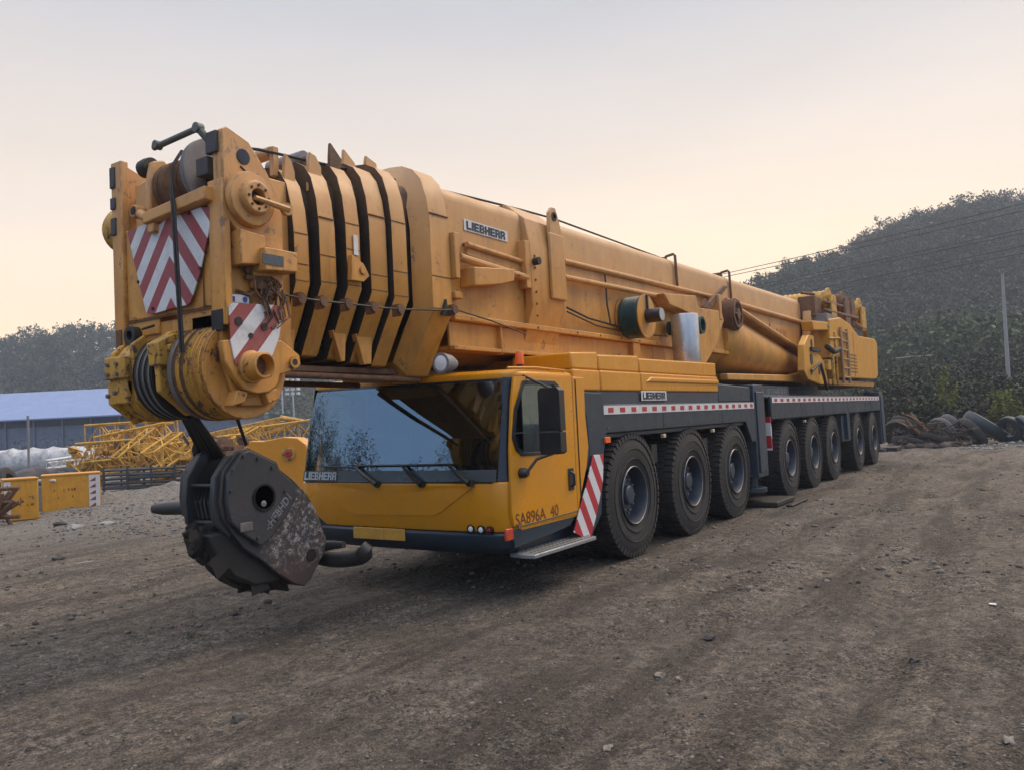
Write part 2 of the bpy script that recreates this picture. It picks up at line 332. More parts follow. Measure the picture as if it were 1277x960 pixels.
# ---- wheels -------------------------------------------------------
RT=.745
tm=MB(); hw=.215
prof=[(.335,-hw+.03),(.40,-hw+.005),(.50,-hw-.012),(.60,-hw-.008),(.665,-hw+.012),(.708,-hw+.03),(.725,-hw+.06),(.731,0),(.725,hw-.06),(.708,hw-.03),(.665,hw-.012),(.60,hw+.008),(.50,hw+.012),(.40,hw-.005),(.335,hw-.03)]
tm.lathe((0,0,0),prof,'y',72,cap=False)
for i in range(54):                                  # tread blocks
    a=2*math.pi*i/54
    for (y0,y1,da) in ((-hw-.002,-.085,0),(-.07,.07,.5),(.085,hw+.002,0)):
        a2=a+da*2*math.pi/54; w=.033
        c,s_=math.cos(a2),math.sin(a2)
        P=lambda r,t,y:(r*c-t*s_,y,r*s_+t*c)
        ro=RT; ri=.70; e=.012 if da==0 else 0
        ya=y0+(e if y0<-.1 else 0); yb=y1-(e if y1>.1 else 0)
        tm.add([P(ri-.02,-w,y0),P(ri-.02,w,y0),P(ri-.02,w,y1),P(ri-.02,-w,y1),P(ro,-w*.85,ya),P(ro,w*.85,ya),P(ro,w*.85,yb),P(ro,-w*.85,yb)],[(0,3,2,1),(4,5,6,7),(0,1,5,4),(1,2,6,5),(2,3,7,6),(3,0,4,7)])
for r in (.44,.56): tm.lathe((0,0,0),[(r-.008,-hw-.008),(r-.004,-hw-.018),(r+.004,-hw-.018),(r+.008,-hw-.008)],'y',72,cap=False)
w0=bpy.data.objects.new('wheel',None); C.objects.link(w0); w0.parent=crane
tyre=tm.build('tyre',RUB,None,0); tyre.parent=w0
rm=MB(); rm.lathe((0,0,0),[(.352,-hw+.02),(.352,-hw-.004),(.338,-hw-.004),(.325,-hw+.03),(.318,-.05),(.24,-.03),(.215,-.085),(.17,-.095),(.165,-.10),(.12,-.105),(.115,-.15),(.10,-.163),(.05,-.168),(0.001,-.168)],'y',48,cap=False)
rm.lathe((0,0,0),[(.352,hw-.02),(.33,hw-.03),(.3,.1),(.25,0),(.2,-.02),(.001,-.02)],'y',32,cap=False)
rim=rm.build('rim',RIM,None,0,angle=30); rim.parent=w0
bm_=MB()
for k in range(10):
    a=2*math.pi*k/10; bm_.lathe((.19*math.cos(a),0,.19*math.sin(a)),[(.018,-.09),(.018,-.115),(.012,-.125),(.001,-.125)],'y',8)
for k in range(10):
    a=2*math.pi*(k+.5)/10; bm_.lathe((.285*math.cos(a),0,.285*math.sin(a)),[(.026,-.035),(.026,-.05),(.02,-.052),(.001,-.045)],'y',10)
bm_.lathe((0,0,0),[(.336,-hw-.005),(.344,-hw-.012),(.35,-hw-.005)],'y',48,cap=False)
bt=bm_.build('wheel_nuts',STL,None,0); bt.parent=w0
first=True
for ai,x in enumerate(AX):
    for sd in (-1,1):
        w=w0 if first else copy_tree(w0); first=False
        w.location=(x,sd*(1.5-hw-.018),RT-.012); w.rotation_euler=(0,0,0 if sd<0 else math.pi)
        if not(sd<0 and ai==0): pass
        w.rotation_euler.rotate_axis('Y',random.uniform(0,6))
# ---- cab ------------------------------------------------------------
def plan(z_off=0.,s=1.):  # front plan curve from -Y side to +Y side
    return [(1.12,-1.5),(1.00,-1.478),(.935,-1.42),(.90,-1.32),(.865,-1.0),(.842,-.5),(.835,0),(.842,.5),(.865,1.0),(.90,1.32),(.935,1.42),(1.00,1.478),(1.12,1.5)]
def pring(dx,z,inset=0.,xr=2.27):
    k=(1.5-inset)/1.5; p=[(x+dx,y*k,z) for x,y in plan()]; return [(xr,-1.5+inset,z)]+p+[(xr,1.5-inset,z)]
m=MB(); m.loft([pring(.03,.655),pring(.0,.78),pring(-.01,.98),pring(.0,1.115),pring(.02,1.14,.02)])
# roof
m.loft([pring(.26,2.10,.03),pring(.26,2.135,.02),pring(.27,2.165,.03),pring(.36,2.195,.09)])
m.box(2.19,2.27,-1.46,1.46,1.12,2.12)      # rear wall
# lamp hood strip along the roof side
cab=m.build('cab',YC,crane,.010,angle=50,seg=2)
m=MB()
for sd in(-1,1):      # dark A pillars
    lo=[(.925,sd*1.375),(.945,sd*1.42),(1.01,sd*1.475),(1.16,sd*1.495),(1.16,sd*1.44),(1.0,sd*1.40)]; hi=[(x+.20,y*.985) for x,y in lo]
    m.loft([[(x,y,1.13) for x,y in lo],[(x,y,2.115) for x,y in hi]])
m.loft([[(x,y,z) for x,y,z in r] for r in (pring(.245,2.06,.05,1.4),pring(.255,2.105,.04,1.4))])
m.build('windscreen_pillar',NAVY,cab,.006)
# windscreen glass (curved)
rows=[]; NZ=7
for i in range(NZ):
    t=i/(NZ-1); z=1.13+t*.95; dx=.008+.22*t-.02*math.sin(math.pi*t); rows.append([(x+dx,y*.995,z) for x,y in [(.915,-1.385),(.90,-1.3),(.882,-1.15),(.865,-1.0),(.85,-.75),(.842,-.5),(.837,-.25),(.835,0),(.837,.25),(.842,.5),(.85,.75),(.865,1.0),(.882,1.15),(.90,1.3),(.915,1.385)]])
n=15; m=MB(); m.add([p for r in rows for p in r],[(a*n+k,a*n+k+1,(a+1)*n+k+1,(a+1)*n+k) for a in range(NZ-1) for k in range(n-1)])
m.build('windscreen',GLS,cab,angle=80)
# frit band and maker's name at the foot of the glass
frx=lambda y:.835+.03*(abs(y)**2)/1.0*1.0+.008
m=MB()
ys=[-1.38+2.76*i/24 for i in range(25)]
vs=[]
for z,dx in((1.135,-.004),(1.245,.018)):
    for y in ys: vs.append((frx(y)*1.0+dx-.002 if abs(y)<1.33 else frx(1.33)+dx+.01,y,z))
m.add(vs,[(i,i+1,i+26,i+25) for i in range(24)])
m.build('windscreen_band',mat('frit_grey',(.06,.075,.085),.25,dirt_amt=.3,bump=0),cab,smooth=True)
m=MB(); word(m,'LIEBHERR',lambda u,w,e:(frx(1.25)-.012+.2*w-e-.02*u*0 -.065*u*.9,1.325-u*1.08,1.150+w),.085); m.build('maker_lettering',GTX,cab,smooth=False)
# interior
m=MB(); m.box(1.12,1.45,-1.25,1.25,1.0,1.16); m.box(1.3,1.6,-1.15,-.45,1.1,1.25)
m.build('dashboard',BLK,cab,.03)
for y in (-.85,.85):
    m=MB(); m.box(1.75,2.1,y-.27,y+.27,1.0,1.18); m.prism([(2.02,1.15),(2.14,1.15),(2.18,1.85),(2.10,1.86)],y-.25,y+.25); m.build('seat',BLK,cab,.05,seg=3)
m=MB(); m.lathe((0,0,0),[(.21,-.012),(.235,-.012),(.235,.012),(.21,.012)],'z',28); 
for a in (0,2.1,4.2): m.tube([(0,0,0),(.22*math.cos(a),.22*math.sin(a),0)],.014)
m2=MB(); m2.m=0; rot=Matrix.Rotation(R_(-62),4,'Y'); 
for vi,v in enumerate(m.v): m.v[vi]=tuple(Matrix.Translation((1.55,-.85,1.33))@rot@Vector(v))
m.build('steering_wheel',BLK,cab)
m=MB(); m.prism([(-1.33,1.55),(-1.12,1.56),(-1.10,1.72),(-1.30,1.74)],1.62,1.66,'x').build('safety_vest',VST,cab,.02)
m=MB(); m.box(1.16,1.21,.78,.92,1.92,2.02); m.tube([(1.19,.85,2.02),(1.22,.84,2.09)],.012); m.build('sun_sensor',BLK,cab,.01)
m=MB()   # ladder and louvred screen stowed inside the far window
a=Vector((1.45,1.36,1.95)); b=Vector((1.95,1.36,1.18))
for o in (0,.22): m.tube([a+Vector((o,0,0)),b+Vector((o,0,0))],.014,6)
for i in range(7): p=a.lerp(b,(i+.5)/7); m.tube([p,p+Vector((.22,0,0))],.01,6)
m.build('folding_ladder',CHR,cab)
# door
PY=-1.5
q=lambda l:[S(x,y,PY) for x,y in l]
op=q([(641,470),(672,469),(696,470),(712,471),(716,560),(720,641),(680,650),(641,656),(638,640),(637,600),(636,560),(638,500)])
ip=q([(651,476),(670,476),(690,477),(695,482),(699,520),(701,555),(690,564),(666,566),(650,567),(643,560),(638.6,545),(641,510)])
m=MB(); m.ringplate(op,ip,-1.507,-1.475); door=m.build('door',YC,cab,.006)
wf=[((a[0]-1.6)*.93+1.6,(a[1]-1.65)*.93+1.65) for a in ip]; wo=[((a[0]-1.6)*1.035+1.6,(a[1]-1.65)*1.035+1.65) for a in ip]
m=MB(); m.ringplate(wo,wf,-1.515,-1.49); m.build('door_window_frame',BLK,cab,.004)
m=MB(); m.prism(ip,-1.496,-1.492); m.build('door_window',GLD,cab,smooth=False)
# right hand side of the cab (unseen wall with window)
fx_=lambda l:[(max(a,1.32),b) for a,b in l]
m=MB(); m.ringplate(fx_(op),[(max(a,1.36),b) for a,b in ip],1.507,1.475); m.build('door',YC,cab,.0); m=MB(); m.ringplate([(max(a,1.35),b) for a,b in wo],[(max(a,1.40),b) for a,b in wf],1.515,1.49); m.build('door_window_frame',BLK,cab,.004); m=MB(); m.prism([(max(a,1.37+.001*i),b) for i,(a,b) in enumerate(ip)],1.496,1.492); m.build('door_window',GLD,cab,smooth=False)
# rear corner post strip
m=MB(); m.prism(q([(713,470),(727,471),(729,520),(733,556),(731,580),(722,625),(720,641),(716,560)]),-1.512,-1.46); m.build('corner_post',YC,cab,.01)
m=MB(); p=S(713,595,-1.52); m.box(p[0]-.055,p[0]+.055,-1.518,-1.508,p[1]-.13,p[1]+.1); m.build('handle_recess',BLK,cab,.03,seg=3)
m=MB(); m.tube([(p[0]-.01,-1.52,p[1]+.06),(p[0]-.01,-1.555,p[1]+.04),(p[0]-.005,-1.555,p[1]-.07),(p[0]-.005,-1.52,p[1]-.09)],.014); m.build('handle',BLK,cab)
# door lettering
a=S(642,658,-1.51); b=S(705,641,-1.51)
mt=Matrix.Translation((a[0]+.02,-1.509,a[1]+.012))@Matrix.Rotation(math.atan2(b[1]-a[1],b[0]-a[0]),4,'Y').inverted()@Matrix.Rotation(R_(90),4,'X')
ftext('door_lettering','SA896A  40',.165,SCR,cab,mt,.001,.0)
# grey skirt below the door and bumper
m=MB()
m.prism([S(640,660,PY),S(718,643,PY),S(712,655,PY),S(700,660,PY),S(643,683,PY)],-1.495,-1.40)
def bring(dx,z,inset,xr): 
    k=(1.5-inset)/1.5; p=[(x+dx,y*k,z) for x,y in plan()]; return [(xr,-1.5+inset,z)]+p+[(xr,1.5-inset,z)]
m.loft([bring(.10,.44,.10,1.14),bring(.03,.50,.02,1.14),bring(.0,.60,.006,1.14),bring(-.002,.63,.004,1.14),bring(.02,.65,.01,1.14)])
bumper=m.build('bumper',BG,cab,.012)
m=MB(); y0,z0=F(435,656,.84); y1,z1=F(502,675,.84); m.box(.815,.835,y0,y0-(y0-y1)*.6,z1+.0,z0-.01); m.box(.822,.836,y0-(y0-y1)*.6,y1,z1,z0-.01); m.build('licence_plate',mat('plate_yellow',(.62,.33,.05),.5,dirt_amt=.5,bump=0),cab,.006)
# yellow trapezoid panel on the front
pp=[F(x,y,.83) for x,y in [(381,603),(418,634),(432,642),(537,643),(546,639),(588,606)]]
m=MB(); n=len(pp)
def wx(y,z,e): return .845+.028*y*y-.012*math.exp(-((z-.98)/.15)**2)-e
# densify
poly=[]
for i in range(n):
    a,b=pp[i],pp[(i+1)%n]
    for t in range(8): poly.append((a[0]+(b[0]-a[0])*t/8,a[1]+(b[1]-a[1])*t/8))
cy=sum(p[0] for p in poly)/len(poly); cz=1.0
m.add([(wx(y,z,.014),y,z) for y,z in poly]+[(wx(y,z,-.03),y,z) for y,z in poly]+[(wx(cy,cz,.014),cy,cz)],[(i,(i+1)%len(poly),2*len(poly)) for i in range(len(poly))]+[(i,i+len(poly),(i+1)%len(poly)+len(poly),(i+1)%len(poly)) for i in range(len(poly))])
m.build('front_panel',YC,cab,angle=40)
for x,y,r in ((587,659,.036),(600,660,.036),(611,660,.028)):
    Y,Z=F(x,y,.90); 
    if Y<-1.3: Y=-1.3 if x<605 else Y
    m=MB(); m.lathe((.90,Y,Z),[(r,.05),(r*1.15,-.0),(r*1.15,-.025),(r*.95,-.025),(r*.8,-.012),(.001,-.012)],'x',18); m.m=0; h=m.build('headlight',BLK,cab)
    m=MB(); m.lathe((.90,Y,Z),[(r*.85,-.013),(r*.6,-.028),(.001,-.033)],'x',18); m.build('headlight_lens',LEN if x<605 else REDM,cab)
for y in (1.28,1.17,1.08):
    m=MB(); m.lathe((.93,y,.68),[(.036,.05),(.04,-.03),(.034,-.03),(.001,-.03)],'x',18); m.build('headlight',LEN,cab)
a=S(631,666,-1.5); m=MB(); m.box(a[0]-.02,a[0]+.10,-1.52,-1.49,a[1]-.06,a[1]+.05); m.build('turn_signal',mat('signal_red',(.55,.06,.02),.25,dirt_amt=.2,bump=0),cab,.01)
m=MB(); m.tube([(1.005,-1.483,.68),(.985,-1.483,.9),(.99,-1.483,1.115)],.006,6); m.tube([(.90,-1.335,1.128),(.87,-1.0,1.128),(.845,-.4,1.128),(.84,0,1.128),(.845,.4,1.128),(.87,1.0,1.128),(.90,1.335,1.128)],.010,6); m.build('rubber_seal',BLK,cab)
m=MB(); m.tube([(2.275,-1.515,.72),(2.275,-1.515,2.1)],.007,6); m.tube([(1.04,-1.512,.70),(2.2,-1.512,.715)],.006,6); m.build('door_seal',BLK,cab)
m=MB(); m.tube([(1.1,-1.44,2.20),(1.6,-1.44,2.215),(2.2,-1.44,2.20)],.012,6); m.tube([(1.25,-.2,2.22),(1.9,-.2,2.23)],.012,6); m.build('roof_rail',YC,cab)
# wipers
for (x0,y0,x1,y1,xa) in ((465,604,437,583,388),(523,604,497,580,440),(585,602,557,579,496)):
    m=MB(); a=F(x0,y0,.82); b=F(x1,y1,.845); c=F(xa,y1+1 if xa>390 else 582,.86)
    m.tube([(.80,a[0],a[1]),(.805,(a[0]+b[0])/2,(a[1]+b[1])/2),(.835,b[0],b[1])],[.028,.022,.012],6)
    m.tube([(.838+.028*b[0]**2-.002,b[0]-.05,b[1]),(.838+.028*c[0]**2,c[0],c[1])],.011,5)
    m.cyl((.82,a[0],a[1]),.035,-.02,.03,'x',12); m.build('wiper',BLK,cab)
# mirrors
a0=S(672,483,-1.78); a1=S(699,537,-1.78)
for sd in (-1,):
    m=MB()
    m.box(1.32,1.48,sd*1.72,sd*1.98,1.68,2.07) if False else None
    c0=un(672,484,1,-1.75); c1=un(699,538,1,-1.75)
    ya,yb=F(673,510,1.36)[0],F(700,510,1.36)[0]; za,zb=F(686,483,1.36)[1],F(686,537,1.36)[1]; zc=F(686,566,1.36)[1]
    c3=(1.40,0,zb)
    m.prism([(ya,za-.03),(ya-.03,za),(yb+.03,za),(yb,za-.03),(yb,zb),(ya,zb)],1.33,1.43,'x'); m.prism([(ya,zb-.012),(yb,zb-.012),(yb,zc+.02),(yb+.03,zc),(ya-.01,zc)],1.32,1.43,'x')
    c0=(1.33,0,za)
    b0=un(652,588,1,-1.53); b1=un(676,572,1,-1.68)
    m.tube([(b0[0],sd*1.50,b0[2]),(b0[0],sd*1.58,b0[2]),(b1[0],-1.62,b1[2]),(1.38,(ya+yb)/2,zc+.01)],.016,8); m.lathe((b0[0]+.0,sd*1.50,b0[2]-.01),[(.05,-sd*0),(.05,sd*.06),(.03,sd*.09),(.001,sd*.09)],'y',14)
    m.tube([(1.38,(ya+yb)/2,za-.01),(1.36,-1.56,za+.08),(1.30,-1.48,2.13)],.013,8)
    m.build('mirror',BLK,cab,.012,seg=3)
# roof lights
m=MB(); p=un(648,452,1,-1.2); m.cyl((p[0],-1.2,0),.032,2.17,2.27,'z',16); b=m.build('beacon_base',BLK,cab)
m=MB(); m.lathe((p[0],-1.2,0),[(.044,2.27),(.047,2.30),(.044,2.37),(.034,2.40),(.001,2.405)],'z',18); m.build('beacon',ORG,cab)
p=un(556,456,1,-.95); m=MB(); m.lathe((p[0]-.02,-.95,p[2]+.02),[(.045,.16),(.085,.07),(.098,-.03),(.10,-.06),(.088,-.06)],'x',22); m.cyl((p[0]+.03,-.95,0),.02,2.18,p[2],'z',10); m.build('spotlight',GRY,cab,.003)
m=MB(); m.lathe((p[0]-.02,-.95,p[2]+.02),[(.088,-.055),(.05,-.068),(.001,-.072)],'x',22); m.build('spotlight_lens',LEN,cab)
for o_ in [cab]+list(cab.children_recursive):
    if o_.type!='MESH' or o_.data.vertices[0].co.y<1.2 and o_.name.startswith(('beacon','spotlight','door','handle','mirror','turn','corner')): continue
    for v_ in o_.data.vertices:
        c_=v_.co; k_=max(0,min(1,(2.2-c_.x)/1.2)); c_.x+=.045*(c_.y+1.4)*k_
        if c_.z>1.3: c_.z+=.020*(c_.y+1.4)*min(1,(c_.z-1.3)/.6)
# step and hazard panel
m=MB(); pts=[un(648,687,2,.47),un(668,692,2,.43),un(729,674,2,.43),un(716,665,2,.47)]
st=[(1.06,-1.53),(1.08,-1.66),(2.30,-1.66),(2.30,-1.36),(1.10,-1.36)]
m.prism(st,.40,.44,'z'); m.build('step',mat('tread_plate',(.33,.34,.35),.4,.5,dirt=(.1,.09,.08),dirt_amt=.6,bump=.2,scale=4),crane,.008)
m=MB()
for i in range(17):
    for j in range(4):
        x=1.14+i*.07+(j%2)*.035; y=-1.63+j*.07; m.box(x-.022,x+.022,y-.006,y+.006,.44,.446)
m.build('step_tread',STL,crane)
m=MB(); m.box(1.2,2.30,-1.36,-1.0,.40,.9); m.box(2.30,2.42,-1.45,-.9,.45,2.0); m.build('step_well',BG,crane,.01)
hp=q([(737,567),(750,566),(749,600),(742,638),(733,673),(722,668),(713,663),(722,628),(730,600)])
m=MB(); m.prism(hp,-1.53,-1.515); m.build('hazard_panel',HZ_P,crane,.003)
m=MB(); m.box(2.28,2.42,-1.47,-.9,.6,2.02); m.box(2.28,2.95,-1.46,-1.2,1.1,2.0); m.prism([S(720,488,PY),S(750,490,PY),S(757,530,PY),S(752,572,PY),S(750,640,PY),S(735,675,PY),S(738,600,PY),S(731,520,PY)],-1.505,-1.42); m.build('side_shroud',BG,crane,.01)
a=S(755,549,-1.51); m=MB(); m.box(a[0]-.03,a[0]+.1,-1.53,-1.50,a[1]-.03,a[1]+.04); m.build('side_marker',ORG,crane,.008)
for x in (4.66,6.52,12.0): m=MB(); m.box(x-.03,x+.05,-1.49,-1.44,1.38,1.43); m.build('marker_light',mat('marker_cream',(.6,.45,.3),.3,bump=0),crane,.008)
# carrier name plate
a=S(800,487,-1.50); b=S(832,499,-1.50); m=MB(); m.box(a[0],b[0],-1.49,-1.496,b[1],a[1]); np_=m.build('name_plate',WHT,crane,.004)
m=MB(); hh=(a[1]-b[1])*.72; s0=[0]; tmp=MB(); L=word(tmp,'LIEBHERR',lambda u,w,e:(u,w,e),hh); k=(b[0]-a[0]-.08)/L
word(m,'LIEBHERR',lambda u,w,e:(a[0]+.04+u*k,-1.497-e,b[1]+(a[1]-b[1])*.14+w),hh); m.build('name_lettering',DKT,np_,smooth=False)
a=S(978,490,-1.42); b=S(1006,490,-1.42); m=MB(); tmp=MB(); L=word(tmp,'LIEBHERR',lambda u,w,e:(u,w,e),.12); k=(b[0]-a[0])/L
m.box(a[0]-.2,b[0]+.2,-1.0,-.96,1.93,2.16); m.build('rear_name_plate',BG,crane,.005); m=MB(); word(m,'LIEBHERR',lambda u,w,e:(a[0]+u*k,-1.002-e,1.96+w*1.2),.12); m.build('rear_lettering',mat('dull_print',(.12,.13,.14),.5,bump=0),crane,smooth=False)
# ---- boom ------------------------------------------------------------
def sect(hw,zt,zm,zb,rt=.16,bw=.55,n=5):
    """half-round belly boom profile, points for -Y side then +Y side"""
    half=[]
    for i in range(n+1):
        a=math.pi/2*i/n; half.append((hw-rt+rt*math.sin(a),zt-rt+rt*math.cos(a)))
    half.append((hw,(zt+zm)/2)); half.append((hw,zm))
    for a,b in ((.93,.10),(.84,.24),(.72,.42),(.60,.60),(.47,.78),(.34,.92),(.2,1.)): half.append((hw*a,zm-(zm-zb)*b))
    return [(-y,z) for y,z in half]+[(y,z) for y,z in half[::-1]]
def csect(hw,zt,zm,zb,rt=.3):
    half=[(hw*.40,zt),(hw*.60,zt-.02),(hw*.76,zt-.08),(hw*.88,zt-.19),(hw*.96,zt-.38),(hw,zt-.62),(hw,zm),(hw*.80,zm-.27),(hw*.56,zb),(hw*.35,zb-.01)]
    return [(-y,z) for y,z in half]+[(y,z) for y,z in half[::-1]]
def ring3(pr,x): return [(x,y,z) for y,z in pr]
boom=MB(); pr0=sect(.745,4.13,2.80,2.33); pr1=sect(.745,4.37,2.72,2.22)
boom.loft([ring3(pr0,1.0),ring3(sect(.745,4.17,2.80,2.33),3.5),ring3(sect(.745,4.245,2.78,2.3),8.),ring3(pr1,16.3)]); 
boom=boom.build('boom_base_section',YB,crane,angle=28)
CO=[(.60,-.735,-.585,3.96,2.92,2.36),(.64,-.49,-.31,4.06,2.93,2.34),(.675,-.21,-.04,4.12,2.93,2.32),(.712,.05,.27,4.17,2.91,2.30),(.75,.31,.51,4.22,2.88,2.27),(.81,.80,1.10,4.31,2.80,2.18)]
for i,(h,x0,x1,zt,zm,zb) in enumerate(CO):
    m=MB(); o=csect(h,zt,zm,zb); inn=[(y*.82,(z-3.1)*.84+3.1) for y,z in o]
    n=len(o); back=x1+(.06 if i<5 else .45)
    # collar: outer shell band plus ragged front face
    m.m=0; m.add(ring3(o,x0)+ring3(o,x1),[(k,(k+1)%n,n+(k+1)%n,n+k) for k in range(n)]); oo=[(y*.955,(z-3.1)*.965+3.1) for y,z in o]; 
    m.add(ring3(o,x1)+ring3(oo,x1+.03),[(k,(k+1)%n,n+(k+1)%n,n+k) for k in range(n)]); m.add(ring3(oo,x1+.03)+ring3(inn,x1+.03),[(k,(k+1)%n,n+(k+1)%n,n+k) for k in range(n)])
    m.m=1 if i<5 else 0; m.add(ring3(o,x0)+ring3(inn,x0+(.012 if i<5 else -.13)),[(k,(k+1)%n,n+(k+1)%n,n+k) for k in range(n)])
    if i==5: m.m=0
    if i<5: # sleeve of this section running back into the next
        hi=sect(h*.84,zt-.15,zm+.05,zb+.22,.14); m.m=1; m.loft([ring3(hi,x0+.02),ring3(hi,[c[1] for c in CO][i+1]+.05 if i<5 else 1.0)])
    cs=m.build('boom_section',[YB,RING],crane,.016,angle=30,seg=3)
    m=MB()
    for zz_ in (zt-.62+(i%2)*.07,zm+.02,zm+.16+(i%3)*.09): m.box(x0+.005,x1-.005,-h-.004,-h+.01,zz_,zz_+.009)
    m.build('weld_seam',RST,cs,smooth=False)
    # upright fin, lower lug
    if i<5:
        f=MB(); tip=F(*[(368,188),(401.5,185),(411,179),(428,187),(456,195)][i],x0+.04); ty=max(-h*.8,min(tip[0],-.1)); wd_=.05 if i<2 else .12
        for yy in (ty,-ty): f.prism([(x0+.0,zt-.30),(x0+.02,zt+.02),(x0+.035,tip[1]),(x0+.05,tip[1]-.01),(x0+.05+wd_,zt+.03),(x1-.02,zt-.06),(x1-.02,zt-.3)],yy-.016,yy+.016)
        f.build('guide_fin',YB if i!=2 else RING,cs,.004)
        if i in (0,2,3):
            f=MB(); f.prism([(x0-.02,zb+.25),(x1-.02,zb+.28),(x1-.05,zb-.02),(x0+.07,zb-.03)],-h*.72,-h*.72+.06); f.build('guide_lug',YB,cs,.006)
# collar bracket with bolt on the third collar
m=MB(); a=S(440,340,-.72); m.prism([S(437,318,-.72),S(452,330,-.72),S(459,345,-.72),S(452,352,-.72),S(436,350,-.72)],-.74,-.69); m.cyl((S(452,338,-.74)[0],-.74,S(452,338,-.74)[1]),.035,-.015,.01,'y',14); m.build('collar_bracket',YB,crane,.005)
m=MB(); a=S(443,296,-.69); m.box(a[0]-.02,a[0]+.035,-.688,-.684,a[1]-.16,a[1]+.02); m.build('sticker',WHT,crane)
# belly skid under the collars
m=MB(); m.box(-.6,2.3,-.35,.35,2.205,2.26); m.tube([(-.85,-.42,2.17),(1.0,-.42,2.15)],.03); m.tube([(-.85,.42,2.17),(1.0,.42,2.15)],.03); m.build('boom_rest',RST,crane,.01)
# rope rollers on top
for x,y,r in ((-.75,-.18,.055),(-.4,-.2,.07),(.3,.1,.06)):
    m=MB(); m.cyl((x,y,4.06+.1*(x+.75)),r,-.2,.25,'y',16); m.box(x-.03,x+.03,y-.25,y-.2,3.85,4.10); m.box(x-.03,x+.03,y+.25,y+.3,3.85,4.10); m.build('rope_roller',GRY if r>.06 else YB,crane,.004)
# big stiffening frame round the boom
m=MB(); fr=[(-.86,3.72),(-.80,4.03),(-.55,4.24),(.55,4.24),(.80,4.03),(.86,3.72),(.86,3.0),(.62,2.3),(-.62,2.3),(-.86,3.0)]
inn=[(y*.88,(z-3.3)*.90+3.3) for y,z in fr]; m.ringplate(fr,inn,2.55,3.3,'x'); m.box(2.95,3.30,-.90,-.86,3.12,3.92); m.box(2.95,3.30,.90,.86,3.12,3.92)
m.build('boom_frame',YB,crane,.015,seg=3)
m=MB(); a=S(691,268,-.88); m.prism([(a[0]-.14,3.88),(a[0]-.12,4.17),(a[0]-.06,4.24),(a[0]+.02,4.24),(a[0]+.10,4.08),(a[0]+.16,3.88)],-.89,-.84); m.build('lifting_lug',YB,crane,.006)
m=MB(); m.lathe((a[0]-.03,-.865,4.13),[(.055,-.03),(.055,-.037),(.03,-.037),(.03,-.03)],'y',16); m.build('lug_eye',DRK,crane)
# side pipes and ledges
def pipe(x0,z0,x1,z1,r=.035,Y=-.80,name='side_pipe',mt=YB): m=MB(); m.tube([(x0,Y,z0),(x1,Y,z1)],r,10); return m.build(name,mt,crane)
for a,b,Y,r in (((582,305),(655,328),-.80,.028),((573,321),(657,347),-.83,.042)):
    p=S(*a,Y); p2=S(*b,Y); pipe(p[0],p[1],p2[0],p2[1],r,Y)
for a,b,Y,r in (((703,326),(895,372),-.79,.035),((703,346),(838,373),-.82,.038)):
    p=S(*a,Y); p2=S(*b,Y); pipe(p[0],p[1],p2[0],p2[1],r,Y)
    pipe(p[0],p[1],p2[0],p2[1],r,-Y)
p=S(905,375,-.79); p2=S(1003,403,-.79); pipe(p[0],p[1],p2[0],p2[1],.05,-.79)
m=MB(); m.prism([S(583,304,-.77),S(655,325,-.77),S(655,343,-.77),S(581,318,-.77)],-.78,-.74); m.prism([S(703,330,-.77),S(840,363,-.77),S(838,372,-.77),S(703,344,-.77)],-.765,-.74); m.build('cable_tray',YB,crane,.006)
m=MB(); m.prism([S(585,334,-.86),S(636,337,-.86),S(635,352,-.86),S(620,356,-.86),S(585,358,-.86)],-.93,-.74); m.build('side_cover',YB,crane,.012)
m=MB(); m.box(1.12,1.2,-.86,-.74,3.15,3.62); m.box(2.45,2.55,-.86,-.74,3.2,3.75); m.box(1.12,1.25,-.84,-.74,2.95,3.02); m.build('pipe_bracket',YB,crane,.008)
m=MB(); m.cyl((2.62,-.9,3.52),.045,-.04,.03,'y',14); m.build('plug',DRK,crane)
m=MB()
for sd in(-1,1): m.prism([(1.15,2.735),(16.,2.735),(16.,2.80),(1.15,2.80)],sd*.80,sd*.72); m.box(2.0,2.03,sd*.775,sd*.70,2.42,2.735); m.box(5.35,5.6,sd*.79,sd*.68,2.45,2.735)
m.build('boom_ledge',YB,crane,.01)
m=MB()
for sd in(-1,1): m.prism([(1.15,2.44),(8.2,2.44),(8.2,2.48),(1.15,2.48)],sd*.78,sd*.5); m.prism([(1.15,2.44),(8.2,2.44),(8.2,2.735),(1.15,2.735)],sd*.72,sd*.69)
m.build('boom_lower_plate',YB,crane,.006)
m=MB()
for k in range(7):
    for yy in (-.862,): m.cyl((2.64,0,2.75+k*.14),.014,-.872,-.858,'y',6)
for x_ in (1.3,1.42): m.cyl((x_,0,3.55),.02,-.77,-.74,'y',6)
for k in range(14): m.cyl((3.7+k*.62,0,2.77),.014,-.808,-.798,'y',6)
m.build('frame_bolts',RST,crane)
m=MB(); m.tube([(3.35,-.86,3.05),(4.0,-.80,2.98),(5.0,-.78,2.93),(5.2,-.85,3.05)],.014,6); m.tube([(3.35,-.86,3.0),(4.2,-.80,2.90),(5.1,-.78,2.87),(6.6,-.80,2.9)],.011,6); m.tube([(4.55,-.80,3.62),(4.57,-.80,3.2),(4.6,-.82,2.95)],.012,6); m.build('hydraulic_hose',BLK,crane)
